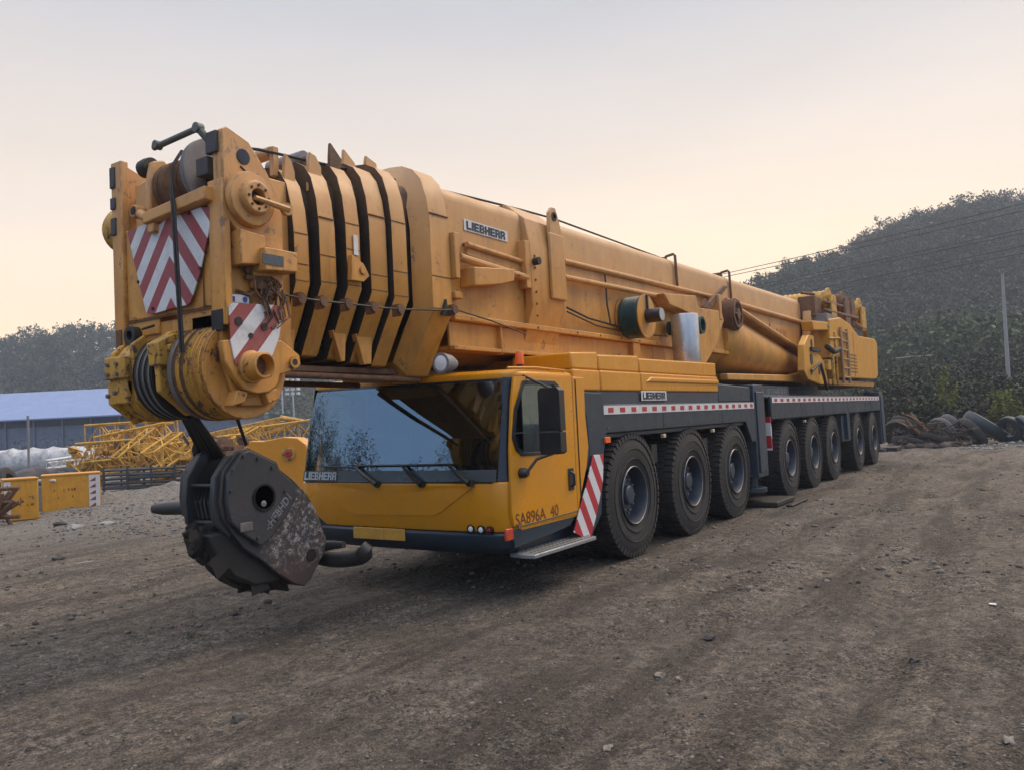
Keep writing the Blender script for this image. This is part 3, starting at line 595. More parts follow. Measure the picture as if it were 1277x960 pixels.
# boom name plate
a=S(578,273,-.75); b=S(632,299,-.75); z0=S(578,287,-.75)[1]; 
pl=[S(578,273,-.75),S(632,285,-.75),S(632,299,-.75),S(578,287,-.75)]
m=MB(); zt=pl[0][1]; zb_=pl[3][1]; m.box(pl[0][0],pl[1][0],-.754,-.748,zb_,zt); bp=m.build('boom_name_plate',WHT,crane)
m=MB(); hh=(zt-zb_)*.74; tmp=MB(); L=word(tmp,'LIEBHERR',lambda u,w,e:(u,w,e),hh); k=(pl[1][0]-pl[0][0]-.08)/L; word(m,'LIEBHERR',lambda u,w,e:(pl[0][0]+.04+u*k,-.755-e,zb_+(zt-zb_)*.13+w),hh); m.build('boom_lettering',DKT,bp,smooth=False)
# boom side chain wire with clips
m=MB(); pts=[(345,364),(360,369),(376,372),(404,376),(435,379),(467,383),(500,386),(553,387),(567,386),(612,400),(656,417)]
P=[]; 
for i,(x,y) in enumerate(pts): 
    Y=[-.74,-.72,-.70,-.72,-.76,-.79,-.83,-.88,-.88,-.86,-.9][i]; p=un(x,y,1,Y); P.append(p)
m.tube(P,.009,5); m.build('guide_wire',DRK,crane)
m=MB()
for i in (2,3,4,5,6,8): 
    p=P[i]; m.lathe((p[0],p[1],p[2]),[(.03,-.012),(.045,-.012),(.045,.012),(.03,.012)],'y',14); m.box(p[0]-.01,p[0]+.01,p[1],p[1]+.1,p[2]-.06,p[2]+.05)
m.build('wire_clip',RST,crane)
m=MB(); p=un(560,385,1,-.88); m.prism([(p[0]-.05,p[2]-.06),(p[0]+.02,p[2]+.1),(p[0]+.05,p[2]-.06)],-.84,-.80); m.build('wire_anchor',DRK,crane)
# hoist rope over the boom and its guides
m=MB(); m.tube([(-1.25,-.35,4.0),un(323,187,1,-.42),un(430,211,1,-.45),un(540,235,1,-.48),un(650,262,1,-.5),un(690,273,1,-.5),un(838,327,1,-.5),un(905,348,1,-.5),(16.8,-.4,4.25)],.013,6); m.build('hoist_rope',DRK,crane)
for px,py,pb in ((838,322,352),(906,342,372)):
    t=un(px,py,1,-.6); b=un(px+2,pb,1,-.72); m=MB(); m.tube([(b[0],-.78,b[2]-.1),(b[0],-.77,t[2]-.03),(b[0],-.74,t[2]),(b[0],-.62,t[2]-.02),(b[0],-.57,t[2]-.07)],.024,8); m.cyl((b[0],-.57,t[2]-.08),.05,-.06,.06,'x',12); m.build('rope_guide',RST,crane)
# hose reel
p=un(811,394,1,-1.15); cx,cz=p[0],p[2]
m=MB(); m.lathe((cx,0,cz),[(.10,-.78),(.29,-.80),(.29,-.86),(.275,-.87),(.28,-1.02),(.29,-1.08),(.10,-1.08)],'y',36)
reel=m.build('hose_reel',GRN,crane)
m=MB()
for k in range(9): m.lathe((cx,-.83-.025*k,cz),[(.285,-.010),(.297,0),(.285,.010)],'y',36)
m.build('hose',GRN,reel)
m=MB(); m.cyl((cx,0,cz),.31,-1.085,-1.10,'y',36); m.cyl((cx,0,cz),.31,-.755,-.77,'y',36); m.build('reel_flange',YB,reel,.003)
m=MB(); m.cyl((cx,0,cz),.10,-1.10,-1.32,'y',20); m.box(cx-.02,cx+.02,-1.13,-1.10,cz+.0,cz+.3); m.build('reel_motor',BLK,reel,.006); m=MB(); m.cyl((cx,0,cz),.085,-1.321,-1.33,'y',18); m.build('reel_cap',mat('cap_grey',(.4,.4,.4),.4,bump=0),reel)
# exhaust silencer & bracket
m=MB(); p=un(855,420,1,-1.15); m.lathe((p[0],-1.15,0),[(.05,2.40),(.20,2.42),(.21,2.45),(.21,3.17),(.20,3.19),(.05,3.19)],'z',32); m.build('silencer',CHR,crane)
q2=un(872,406,1,-1.3); m=MB(); m.lathe((q2[0],0,q2[2]),[(.11,-.8),(.11,-1.28),(.135,-1.28),(.135,-1.36),(.10,-1.36),(.09,-1.25),(.001,-1.25)],'y',22); m.build('exhaust_pipe',GRN,crane)
m=MB(); Yb=-.98
m.prism([S(828,366,Yb),S(868,369,Yb),S(872,384,Yb),S(900,388,Yb),S(903,400,Yb),S(893,432,Yb),S(880,455,Yb),S(866,455,Yb),S(872,425,Yb),S(872,396,Yb),S(836,380,Yb)],-.98,-.75)
m.box(*sorted((S(873,0,Yb)[0],S(876,0,Yb)[0])),-.99,-.75,3.3,3.75)
m.build('cylinder_bracket',YB,crane,.012)
m=MB(); a=un(878,385,1,-.98); b=un(905,355,1,-.9); m.prism([S(876,383,-.95),S(880,372,-.95),S(884,378,-.95),S(903,356,-.95),S(908,358,-.95),S(897,372,-.95),S(885,386,-.95)],-.95,-.90); m.build('latch_arm',RST,crane,.006)
# luffing cylinder: pivot on the boom, foot on the turntable
p=un(908,390,1,-.80); q3=un(1008,462,1,-.5)
m=MB(); m.cyl((p[0],0,p[2]-.05),.30,-.96,.96,'y',30); m.lathe((p[0],0,p[2]-.05),[(.27,-.96),(.27,-1.0),(.22,-1.0),(.22,-.965),(.10,-.965),(.10,-1.01),(.001,-1.01)],'y',24); m.tube([(p[0]-.2,-.99,p[2]-.05),(p[0]+.2,-.99,p[2]-.05)],.02,5); m.tube([(p[0],-.99,p[2]-.25),(p[0],-.99,p[2]+.15)],.02,5); m.build('cylinder_pin',RST,crane,.006)
for sd in (-1,1):
    a=Vector((p[0]+.1,sd*.34,p[2]-.47)); b=Vector((15.7,sd*.62,2.57)); dr=(b-a).normalized(); m=MB()
    m.tube([a-dr*.25,a,a+dr*.35,a+dr*.36,b-dr*.5,b-dr*.49,b],[.50,.62,.62,.60,.27,.30,.30],36); m.build('luffing_cylinder',YB,crane,angle=40)
    m=MB(); m.tube([(p[0]+.15,sd*.92,p[2]+.08),(15.8,sd*.92,2.83)],.055,8); m.prism([(p[0]+.15,p[2]+.04),(p[0]+.15,p[2]+.10),(15.8,2.86),(15.8,2.78)],sd*.92,sd*.55); m.build('cylinder_guard',YB,crane)
m=MB()
for sd in(-1,1): m.prism([(8.9,2.24),(13.6,2.27),(14.6,2.20),(15.7,2.20),(15.7,2.62),(15.0,2.60),(13.2,2.42),(8.9,2.36)],sd*.95,sd*.80)
m.build('turntable_frame',YB,crane,.02)
m=MB(); m.lathe((14.6,0,0),[(1.25,1.92),(1.25,2.08),(1.15,2.08),(1.15,2.20),(.2,2.20)],'z',48); m.build('slew_ring',DRK,crane,.01)
# rear boom head stock & red label block
m=MB(); a=S(960,400,-.76); m.box(a[0],a[0]+1.6,-.765,-.75,3.15,3.55); m.build('side_hatch',YB,crane,.01)
m=MB(); [m.box(a[0]+.12+.3*k,a[0]+.30+.3*k,-.769,-.765,3.24,3.46) for k in range(4)]; m.build('faded_panel',mat('faded_red',(.34,.14,.05),.6,dirt=(.5,.24,.05),dirt_amt=.8,bump=0,scale=5),crane,smooth=False)
# ---- superstructure ------------------------------------------------
YS=-1.40
m=MB()
for sd in (-1,1):
    m.prism([(14.2,2.20),(15.7,2.20),(16.2,2.35),(16.4,4.0),(15.2,4.05),(14.9,3.2),(14.0,2.7)],sd*1.0,sd*.80)
m.box(15.3,21.2,-1.3,1.3,2.20,2.34)
sup=m.build('superstructure',YC if False else YB,crane,.02)
YSP=mat('cabinet_paint',(.60,.27,.012),.45,dirt=(.32,.17,.04),dirt_amt=.4,dust=.15,dustc=(.4,.27,.15),bump=.04,streak=.2)
cab2=[S(1035,398,YS),S(1048,396,YS),S(1060,404,YS),S(1071,419,YS),S(1091,423,YS),S(1094,428,YS),S(1095,469,YS),S(1092,473,YS),S(1052,471,YS),S(1052,446,YS),S(1036,446,YS)]
m=MB(); m.prism(cab2,-1.40,1.40); m.build('engine_cabinet',YSP,sup,.03,seg=3)
m=MB(); 
for px in (1048,1065): a=S(px,440,YS); m.box(a[0]-.015,a[0]+.015,-1.405,-1.40,2.45,3.6)
for k in range(6): m.box(S(1058,0,YS)[0] if False else 17.4,18.3,-1.406,-1.40,2.55+k*.09,2.58+k*.09)
m.build('cabinet_joint',RST,sup)
m=MB(); x0=16.2
for k in range(2): m.tube([(x0+k*.75,-1.45,2.25),(x0+k*.75,-1.45,3.65)],.035,8)
for k in range(6): m.tube([(x0,-1.45,2.4+k*.23),(x0+.75,-1.45,2.4+k*.23)],.025,8)
m.build('ladder',mat('ladder_tan',(.35,.22,.12),.6,dirt_amt=.5),sup)
m=MB(); m.box(15.2,17.0,-1.38,-.85,3.58,3.66); m.box(15.3,17.0,-1.35,-.9,3.70,3.95); m.build('platform',GRY,sup,.01)
m=MB(); m.box(16.5,17.1,-1.37,-1.33,3.68,3.86); m.build('white_box',WHT,sup,.01)
m=MB(); m.prism([S(x,y,-1.3) for x,y in [(1003,430),(1008,418),(1015,419),(1016,438),(1022,443),(1029,452),(1033,478),(1025,480),(1008,473),(1003,462)]],-1.30,-1.15); m.prism([S(x,y,-1.36) for x,y in [(1013,400),(1034,402),(1034,412),(1015,412)]],-1.36,-1.1); m.build('side_bracket',YSP,sup,.02)
m=MB()
for (x,y,r_) in ((1012,428,.09),(1012,448,.13),(1022,462,.10),(1012,464,.07)): a_=S(x,y,-1.305); m.cyl((a_[0],0,a_[1]),r_,-1.308,-1.30,'y',14)  # flat dark discs paint in the darkness of the bracket's cutouts
a_=S(1017,437,-1.31); m.box(a_[0]-.5,a_[0]+.3,-1.36,-1.30,a_[1]-.04,a_[1]+.05); m.tube([(a_[0]-.8,-1.38,a_[1]-.5),(a_[0],-1.40,a_[1]-.3),(a_[0]+.5,-1.40,a_[1]-.9)],.035,6)
m.build('bracket_cutouts_fittings',DRK,sup)
m=MB(); m.tube([(15.3,-1.4,2.2),(15.3,-1.4,2.9),(15.9,-1.4,2.95)],.05,8); m.tube([(15.65,-1.42,2.2),(15.65,-1.42,3.5)],.03,8); m.tube([(15.0,-1.42,3.3),(16.2,-1.42,3.38)],.03,8); m.box(14.95,15.6,-1.38,-1.2,2.55,2.8); m.box(15.5,16.1,-1.3,-1.1,3.0,3.5); m.build('valve_block',YD,sup,.015)
m=MB(); m.box(15.4,16.2,-1.36,-.9,2.85,3.25); m.tube([(14.8,-1.4,3.1),(15.4,-1.42,3.0),(16.1,-1.42,3.1)],.07,8); m.build('hydraulic_unit',DRK,sup,.03)
# winches on the rear top
for x,z,r,mt,nm in ((16.4,4.38,.30,YD,'winch'),(18.1,4.45,.32,RST,'winch'),(20.4,4.45,.36,YD,'winch')):
    m=MB(); m.lathe((x,0,z),[(r*.2,-1.2),(r*1.1,-1.2),(r*1.1,-1.14),(r*.85,-1.13)]+[(r*.85+(.02 if k%2 else 0),-1.13+k*.06) for k in range(1,37)]+[(r*1.1,1.1),(r*1.1,1.2),(r*.2,1.2)],'y',24)
    m.box(x-.3,x+.3,-1.3,-1.24,3.85,z+.12); m.box(x-.3,x+.3,1.3,1.24,3.85,z+.12); m.build(nm,mt,sup,.01)
m=MB(); m.box(15.2,15.9,-1.1,-.7,3.9,4.4); m.tube([(15.2,-.8,4.5),(18.9,-1.0,4.75)],.04,8); m.box(18.9,19.4,-1.25,-.6,3.9,4.7); m.tube([(15.5,-1.25,4.05),(19.5,-1.28,4.15)],.05,8); m.tube([(15.5,-1.25,4.25),(17.5,-1.28,4.32)],.04,8); m.tube([(19.,-1.2,4.0),(20.6,-1.25,3.9),(21.,-1.2,3.75)],.07,8); m.build('winch_frame',RST,sup,.02)
# ---- boom head ---------------------------------------------------------
Yp=-.72
full=[S(262,156,Yp),S(272,153,Yp),S(308,172,Yp),S(330,204,Yp),S(347,234,Yp),S(352,262,Yp),S(353,345,Yp),S(353,400,Yp),S(350,450,Yp),S(338,488,Yp),S(300,500,Yp),S(287,470,Yp),S(283,400,Yp),S(283,260,Yp)]
zz=lambda l:[(x,z) for x,z in l]
hp_=[(-1.52,2.25),(-1.52,3.97),(-1.47,4.0),(-1.27,3.93),(-1.12,3.75),(-1.0,3.57),(-.97,3.40),(-.97,2.10),(-1.1,1.98),(-1.42,1.95)]
m=MB()
for sd in(-1,1): m.prism(hp_,sd*.665,sd*.62)
m.box(-1.53,-1.46,-.73,-.56,2.50,3.60); m.box(-1.53,-1.46,.73,.58,2.20,4.02) 
m.box(-1.50,-1.47,-.56,.58,2.66,3.42)
m.box(-1.48,-1.0,-.62,.62,2.45,2.62); m.prism([(-1.50,2.50),(-1.47,2.50),(-1.47,2.66),(-1.50,2.66)],-.56,-.1) ; m.box(-1.50,-1.47,.15,.58,2.52,2.66)
m.box(-1.0,-.72,-.52,.52,2.35,3.78)
m.box(-1.30,-.98,-.62,.62,3.1,3.3)
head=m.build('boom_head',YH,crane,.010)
# upper doubler plates with sloped pocket
up=[(-1.47,3.30),(-1.52,3.60),(-1.52,3.97),(-1.47,4.0),(-1.27,3.93),(-1.12,3.75),(-1.0,3.57),(-.97,3.40),(-.97,2.98),(-1.05,2.99),(-1.05,3.12),(-1.35,3.16)]
m=MB()
for sd in(-1,1): m.prism(up,sd*.735,sd*.665)
m.prism([(-1.43,2.95),(-1.43,3.22),(-1.2,3.2),(-1.2,2.98)],-.80,-.665); m.prism([(-1.26,2.80),(-.98,2.78),(-.98,3.2),(-1.2,3.2),(-1.26,3.02)],-.73,-.665)
m.build('head_cheek',YH,head,.010)
m=MB()
for sd in(-1,1):
    m.lathe((-1.30,0,3.47),[(.05,sd*.73),(.205,sd*.73),(.215,sd*.76),(.205,sd*.80),(.13,sd*.81),(.13,sd*.85),(.115,sd*.865),(.065,sd*.865),(.06,sd*.80),(.001,sd*.80)],'y',32)
m.build('pin_boss',YH,head,.004)
p=F(134,297,-1.3); m=MB(); m.lathe((-1.30,0,p[1]),[(.12,.66),(.20,.70),(.21,.90),(.19,.955),(.10,.965),(.001,.965)],'y',28); m.build('side_roller',YD,head)
m=MB()
for k in range(8): a=2*math.pi*k/8; m.cyl((-1.30+.09*math.cos(a),-.866,3.47+.09*math.sin(a)),.011,-.006,.003,'y',8)
m.cyl((-1.30,-.80,3.47),.058,-.012,0,'y',9); m.build('boss_bolts',DRK,head)
m=MB(); m.lathe((-1.33,0,3.80),[(.001,-.738),(.062,-.738),(.058,-.742),(.03,-.745),(.001,-.745)],'y',20); m.tube([(-1.36,-.735,3.72),(-1.30,-.74,3.68),(-1.2,-.74,3.69)],.008,6); m.build('head_bore',NAVY,head)
m=MB(); p=un(336,250,1,-.88); m.tube([(p[0]-.12,-.86,p[2]),(p[0]+.20,-.86,p[2]-.03)],[.02,.03],8); m.cyl((p[0]+.19,-.86,p[2]-.03),.05,-.01,.03,'y',12); m.build('pin_retainer',YH,head)
# dark bracket at the top front of the right cheek
m=MB(); m.box(-1.545,-1.50,-.70,-.57,3.80,3.965); m.box(-1.53,-1.40,-.57,-.43,3.66,3.80); m.box(-1.545,-1.52,.66,.73,3.40,3.55); m.box(-1.545,-1.52,.66,.73,3.62,3.72); m.box(-1.545,-1.52,.66,.73,3.80,3.98); m.build('bumper_pad',mat('dark_pad',(.05,.045,.05),.6,dirt=(.12,.09,.07),dirt_amt=.6),head,.008)
# top sheaves
def sheave(y,w,r,mt,name,x=-1.30,z=3.80,parent=head,hub=.1,hm=NAVY,hy=.08):
    m=MB(); m.lathe((x,y,z),[(.03,-w/2),(r-.07,-w/2+.01),(r-.04,-w/2),(r-.004,-w/2+.002),(r,-w/2+.008),(r-.016,-w*.2),(r-.02,0),(r-.016,w*.2),(r,w/2-.008),(r-.004,w/2-.002),(r-.04,w/2),(r-.07,w/2-.01),(.03,w/2)],'y',44); s_=m.build(name,mt,parent,angle=25)
    if hub: m=MB(); m.lathe((x,y-w/2,z),[(hub*1.15,.0),(hub*1.15,-.02),(hub,-.025),(hub*.95,-hy),(.001,-hy)],'y',26); m.build(name+'_hub',hm,parent,angle=30)
    return s_
sheave(-.33,.06,.285,GRY,'head_sheave',z=3.75); 
for y in (-.22,-.14,.04,.12): sheave(y,.07,.23,RST,'head_sheave',z=3.71,hub=0)
m=MB(); m.cyl((-1.30,0,3.71),.07,-.6,.6,'y',16)
m.prism([(-1.5,3.35),(-1.5,3.75),(-1.46,3.95),(-1.36,3.98),(-1.28,3.9),(-1.24,3.35)],.22,.30); m.prism([(-1.46,3.4),(-1.46,3.8),(-1.3,3.9),(-1.2,3.4)],.30,.5)
m.build('sheave_carrier',YH,head,.015)
m=MB(); m.lathe((-1.42,.36,3.93),[(.02,-.06),(.075,-.06),(.08,.0),(.075,.06),(.02,.06)],'y',18); m.build('guide_roller',DRK,head)
m=MB(); a=F(189,184,-1.58); b=F(250,161,-1.54); m.tube([(-1.56,a[0],a[1]),(-1.56,b[0],b[1])],.024,10); m.tube([(-1.56,b[0],b[1]),(-1.5,b[0]-.08,b[1]-.13)],.03,8); m.cyl((-1.56,b[0],b[1]),.04,-.03,.03,'x',12); m.cyl((-1.56,a[0]-.05,a[1]+.01),.035,-.03,.03,'x',12); m.build('rope_guard',mat('grey_green',(.10,.11,.10),.55,dirt_amt=.5),head,.002)
# cross beam above the chevron sign
m=MB(); a=F(180,271,-1.58); b=F(262,243,-1.55)
m.loft([[(-1.60,a[0],a[1]-.06),(-1.50,a[0],a[1]-.07),(-1.50,a[0],a[1]+.04),(-1.60,a[0],a[1]+.03)],[(-1.60,b[0],b[1]-.04),(-1.50,b[0],b[1]-.05),(-1.50,b[0],b[1]+.07),(-1.60,b[0],b[1]+.06)]])
a2=F(167,264,-1.58); m.lathe((-1.56,a2[0],a2[1]),[(.035,.06),(.055,.055),(.055,-.03),(.032,-.03),(.03,.02)],'x',18); m.tube([(-1.56,a2[0]-.05,a2[1]-.02),(-1.56,a[0],a[1]-.01)],.04,8); m.box(-1.58,-1.50,a[0]-.12,a[0]-.03,a[1]-.14,a[1]-.06); m.build('cross_beam',YH,head,.010)
m=MB(); m.cyl((-1.56,a2[0],a2[1]),.03,-.035,-.031,'x',14); m.build('beam_eye',DRK,head)
# chevron sign
cp=[(159,289),(168,286),(182,279),(197,282),(209,273),(225,268),(250,259),(261,259),(262,282),(250,340),(238,378),(233,381),(215,385),(192,392),(183,391),(172,345)]
m=MB(); m.prism([F(x,y,-1.53) for x,y in cp],-1.535,-1.525,'x'); sg=m.build('chevron_sign',HZ_F,head,.002)
m=MB()
for x,y in ((190,385),(235,266),(249,335),(172,352)):
    Y,Z=F(x,y,-1.54); m.cyl((-1.535,Y,Z),.014,-.008,.003,'x',10)
m.build('sign_bolts',DRK,head)
m=MB(); m.box(-1.512,-1.50,-.54,.56,2.645,2.655); m.box(-1.512,-1.50,-.45,-.445,2.66,3.3); m.box(-1.54,-1.50,.62,.70,2.42,2.60) ; m.build('panel_joint',RST,head)
# rope down the front
m=MB()
for dx,r in ((0,.013),(3.0,.009)):
    P=[un(212+dx*.3,212,0,-1.56),un(215+dx,260,0,-1.62),un(220+dx,340,0,-1.66),un(226+dx,440,0,-1.68)]; m.tube([(-1.45,P[0][1],3.95)]+P,r,6)
m.build('front_rope',DRK,head)
# control box & cables on the cheek
c=[S(314,313,-.9),S(358,318,-.9),S(358,346,-.9),S(314,341,-.9)]
x0,x1=-1.26,-.96; m=MB(); m.prism([(S(318,0,-.85)[0],2.92),(S(358,0,-.85)[0],2.94),(S(358,0,-.85)[0],3.10),(S(318,0,-.85)[0],3.10)],-.86,-.665); cbx=m.build('lamp_box',YH,head,.010)
xa,xb=S(328,330,-.865)[0],S(354,330,-.865)[0]; m=MB(); m.box(xa,xb,-.866,-.86,2.965,3.045); m.build('lamp_window',mat('dull_glass',(.06,.075,.08),.3,bump=0),cbx)
m=MB()
for i in range(16):
    x=-1.24+random.random()*.25; pts=[(x,-.70,2.93)]
    for k in range(5): pts.append((x+random.uniform(-.05,.08),-.70-random.random()*.07,2.85-k*.07+random.uniform(-.03,.03)))
    m.tube(pts,random.choice((.005,.007,.01)),5)
for i in range(6):
    x=-1.05+random.random()*.1; m.tube([(x-.08,-.69,2.9),(x,-.74,2.75),(x+.04,-.73,2.6),(x-.1,-.75,2.45+random.random()*.1)],.006,5)
m.ball((-1.2,-.73,2.83),.05,2,(1,.6,1),.5); m.ball((-1.13,-.73,2.78),.04,2,(1,.6,1),.5); m.tube([(-1.32,-.70,2.88),(-1.12,-.74,2.88)],.022,8)
m.build('cable_tangle',RST,head)
m=MB(); m.ball((-1.30,-.70,3.0),.07,2,(.6,.6,1.5),.6); m.tube([(-1.36,-.69,2.95),(-1.27,-.74,3.08),(-1.2,-.70,3.05)],.018,6); m.tube([(-1.4,-.69,2.77),(-1.3,-.72,2.74),(-1.22,-.7,2.78)],.015,6); m.build('hose_fitting',RST,head)
Yh=-.70
m=MB(); m.prism([S(287,367,Yh),S(310,369,Yh),S(310,379,Yh),S(287,377,Yh)],-.705,-.665); m.build('label_sticker',WHT,head)
m=MB(); a=S(292,373,-.71); b=S(306,374,-.71); m.cyl((b[0],0,b[1]),.022,-.706,-.708,'y',14); m.box(a[0]-.02,a[0]+.01,-.708,-.706,a[1]-.02,a[1]+.02); m.build('label_print',mat('print_blue',(.02,.05,.3),.5,bump=0),head)
m=MB(); m.prism([S(x,y,-.74) for x,y in [(285,382),(290,378),(345,381),(352,386),(348,420),(338,447),(325,455),(303,457),(293,455),(287,425)]],-.745,-.735); m.build('hazard_plate',HZ_S,head,.002)
m=MB()
for x,y,r in ((298,401,.034),(313,419,.022),(330,408,.03)): a=S(x,y,-.75); m.cyl((a[0],0,a[1]),r,-.752,-.745,'y',14)
m.tube([un(330,408,1,-.77),un(340,395,1,-.80),un(332,375,1,-.8),un(335,360,1,-.76)],.008,5); m.build('plate_fittings',DRK,head)
# lower cheek, flange tube and lug
m=MB(); c0=S(316,455,-.74)
cheek=[S(x,y,-.72) for x,y in [(275,425),(285,424),(350,425),(372,443),(374,455),(366,463),(348,467),(345,480),(335,489),(320,491),(303,486),(290,470),(278,450)]]
m.prism(cheek,-.735,-.68); m.prism(cheek,.735,.68); m.prism([S(x,y,-.72) for x,y in [(297,486),(310,488),(306,502),(290,506)]],-.72,-.60); m.prism([S(x,y,-.72) for x,y in [(330,489),(346,484),(350,497),(335,504)]],-.72,-.60); m.prism([S(x,y,-.66) for x,y in [(308,488),(332,490),(334,506),(300,506)]],-.66,-.60)
m.build('lower_cheek',YH,head,.010)
c1=S(320,457,-.80); m=MB(); m.lathe((c1[0],0,c1[1]),[(.125,-.735),(.125,-.76),(.10,-.77),(.10,-.90),(.082,-.905),(.078,-.80),(.001,-.80)],'y',28); m.build('flange_tube',YH,head,.003)
m=MB(); m.cyl((c1[0],0,c1[1]),.076,-.81,-.802,'y',20); m.build('flange_bore',RST,head)
c2=S(366,452,-.74); m=MB(); m.lathe((c2[0],0,c2[1]),[(.045,-.735),(.05,-.76),(.026,-.76),(.025,-.74)],'y',18); m.build('lug_eye',YH,head); m=MB(); m.cyl((c2[0],0,c2[1]),.024,-.758,-.736,'y',14); m.build('lug_bore',DRK,head)
# lower sheave pack
LX,LZ=-1.28,2.19
for k in range(8):
    y=-.60+k*.049; sheave(y,.047,.385,YD if k in(1,3,4,6) else (YH if k<3 else RST),'lower_sheave',LX,LZ,hub=0)
sheave(-.20,.05,.38,GRY,'lower_sheave',LX,LZ,hub=0)
for k in range(7): sheave(.08+k*.038,.034,.355,GRY if k%2 else DRK,'lower_sheave',LX,LZ,hub=0)
m=MB(); m.prism([(LX-.36,2.05),(LX-.38,2.4),(LX-.25,2.52),(LX+.1,2.55),(LX+.2,1.9),(LX-.12,1.86)],-.06,0); m.prism([(LX-.38,2.25),(LX-.40,2.42),(LX-.25,2.50),(LX,2.5),(LX,2.2)],-.10,.05); m.cyl((LX-.30,-.02,2.38),.03,-.11,.0,'y',12); m.cyl((LX,0,LZ),.10,-.66,.66,'y',20); m.build('sheave_bracket',YD,head,.010)
m=MB(); m.prism([(LX-.30,2.0),(LX-.33,2.45),(LX-.1,2.62),(LX+.2,2.5),(LX+.2,1.95),(LX-.1,1.83)],.36,.40)
m.box(LX-.39,LX-.33,.38,.66,2.18,2.36); m.box(LX-.36,LX-.30,.40,.67,1.98,2.17); m.prism([(LX-.36,1.98),(LX-.34,2.4),(LX-.1,2.6),(LX+.1,2.4),(LX+.1,1.9),(LX-.15,1.82)],.60,.66); m.lathe((LX,.5,LZ),[(.05,-.1),(.36,-.1),(.36,.1),(.05,.1)],'y',36)
m.build('rusty_guard',YD,head,.012)
m=MB()
for y,z in ((.47,2.30),(.60,2.30),(.47,2.22),(.6,2.22),(.5,2.07),(.6,2.05)): m.cyl((LX-.39,y,z),.018,-.02,.005,'x',8)
m.build('guard_bolts',STL,head)
m=MB(); m.lathe((-1.52,.46,2.53),[(.08,.05),(.08,-.05),(.04,-.05),(.035,.0),(.001,.0)],'x',16); m.tube([(-1.55,.30,2.57),(-1.56,.12,2.58)],.012,6); m.box(-1.50,-1.46,-.60,-.28,2.46,2.60); m.box(-1.54,-1.50,-.70,-.57,2.46,2.62); m.build('torn_bracket',DRK,head,.02)
m=MB(); m.box(-1.44,-1.38,-.50,.36,2.3,2.5); m.build('inner_shroud',DRK,head,.02)
# ================================================================== HOOK BLOCK
hk=empty('hook_block',(-.8,0,.35),'black multi-sheave hook block with scuffed plates hanging in front of the cab','hook block')
def hp2(l): return [(200+x/3.84,500+y/3.84) for x,y in l]
Yk=-.25
outer=hp2([(372,238),(425,224),(500,262),(558,290),(572,325),(632,372),(700,440),(735,500),(760,560),(796,660),(790,720),(762,768),(722,850),(690,885),(640,872),(560,820),(490,762),(400,704),(330,610),(300,560),(285,480),(300,330)])
upr=hp2([(385,246),(425,232),(500,268),(556,296),(570,330),(628,385),(655,450),(610,540),(530,655),(480,695),(400,640),(330,575),(315,470),(322,350)])
OS=[S(x,y,Yk) for x,y in outer]; UP=[S(x,y,Yk-.04) for x,y in upr]
m=MB(); m.prism(OS,-.25,-.205); m.build('side_plate',HKP,hk,.008)
m=MB(); m.prism(OS,.25,.205); m.build('side_plate',HKP,hk,.008)
m=MB(); m.prism(UP,-.30,-.25); m.build('cheek_plate',HKB,hk,.014,seg=3); m=MB(); m.prism(UP,.30,.25); m.build('cheek_plate',HKB,hk,.014,seg=3)
hc=S(200+497/3.84,500+460/3.84,-.30); 
m=MB(); m.lathe((hc[0],0,hc[1]),[(.11,-.30),(.115,-.309),(.10,-.311),(.095,-.303)],'y',26,cap=False); m.lathe((hc[0],0,hc[1]),[(.096,-.303),(.001,-.303)],'y',26); m.build('axle_bore',mat('bore_black',(.004,.004,.004),.9,bump=0),hk)
m=MB()
for (bx,by) in ((400,262),(470,275),(540,318),(345,560),(340,430),(600,430),(560,560),(470,655),(350,330)):
    x_,z_=S(*hp2([(bx,by)])[0],-.31); m.cyl((x_,0,z_),.016,-.316,-.298,'y',6)
m.build('plate_bolts',HKB,hk,.002)
x_,z_=S(*hp2([(420,600)])[0],-.31); m=MB(); m.box(x_-.07,x_+.05,-.306,-.30,z_-.035,z_+.035); m.build('load_plate',STL,hk,.002)
m=MB(); m.ball((hc[0]-.01,-.305,hc[1]-.05),.028,2,(1,.3,1)); m.build('axle_nut',GRY,hk)
c5=S(200+722/3.84,500+735/3.84,-.25); m=MB(); m.lathe((c5[0],0,c5[1]),[(.055,-.252),(.055,-.256),(.001,-.256)],'y',20); m.build('lower_bore',mat('bore_black',(.004,.004,.004),.9,bump=0),hk)
# sheave cheeks between the plates, stepped
ucx,ucz=hc
for k in range(8):
    y=-.17+k*.048; m=MB(); r=.33; m.lathe((ucx-.03,y,ucz+.02),[(.04,-.014),(r-.02,-.014),(r,-.012),(r-.035,-.002),(r-.035,.002),(r,.012),(r-.02,.014),(.04,.014)],'y',40); m.build('sheave',DRK,hk)
m=MB(); m.cyl((ucx,0,ucz),.12,-.29,.29,'y',24); m.cyl((c5[0],0,c5[1]),.09,-.24,.24,'y',20)
low=hp2([(310,600),(400,704),(490,762),(560,820),(640,872),(690,885),(660,780),(560,640),(420,560)]); 
LWp=[S(x,y,Yk) for x,y in low]; m.prism([(x,z-.0) for x,z in LWp],-.20,.20)
m.prism([(x-.04,z-.05) for x,z in LWp],-.12,.16)
LL=[S(x,y,.1) for x,y in hp2([(150,600),(150,692),(196,738),(226,782),(245,812),(300,862),(372,896),(440,912),(520,895),(560,868),(600,850),(560,760),(430,640),(300,560)])]
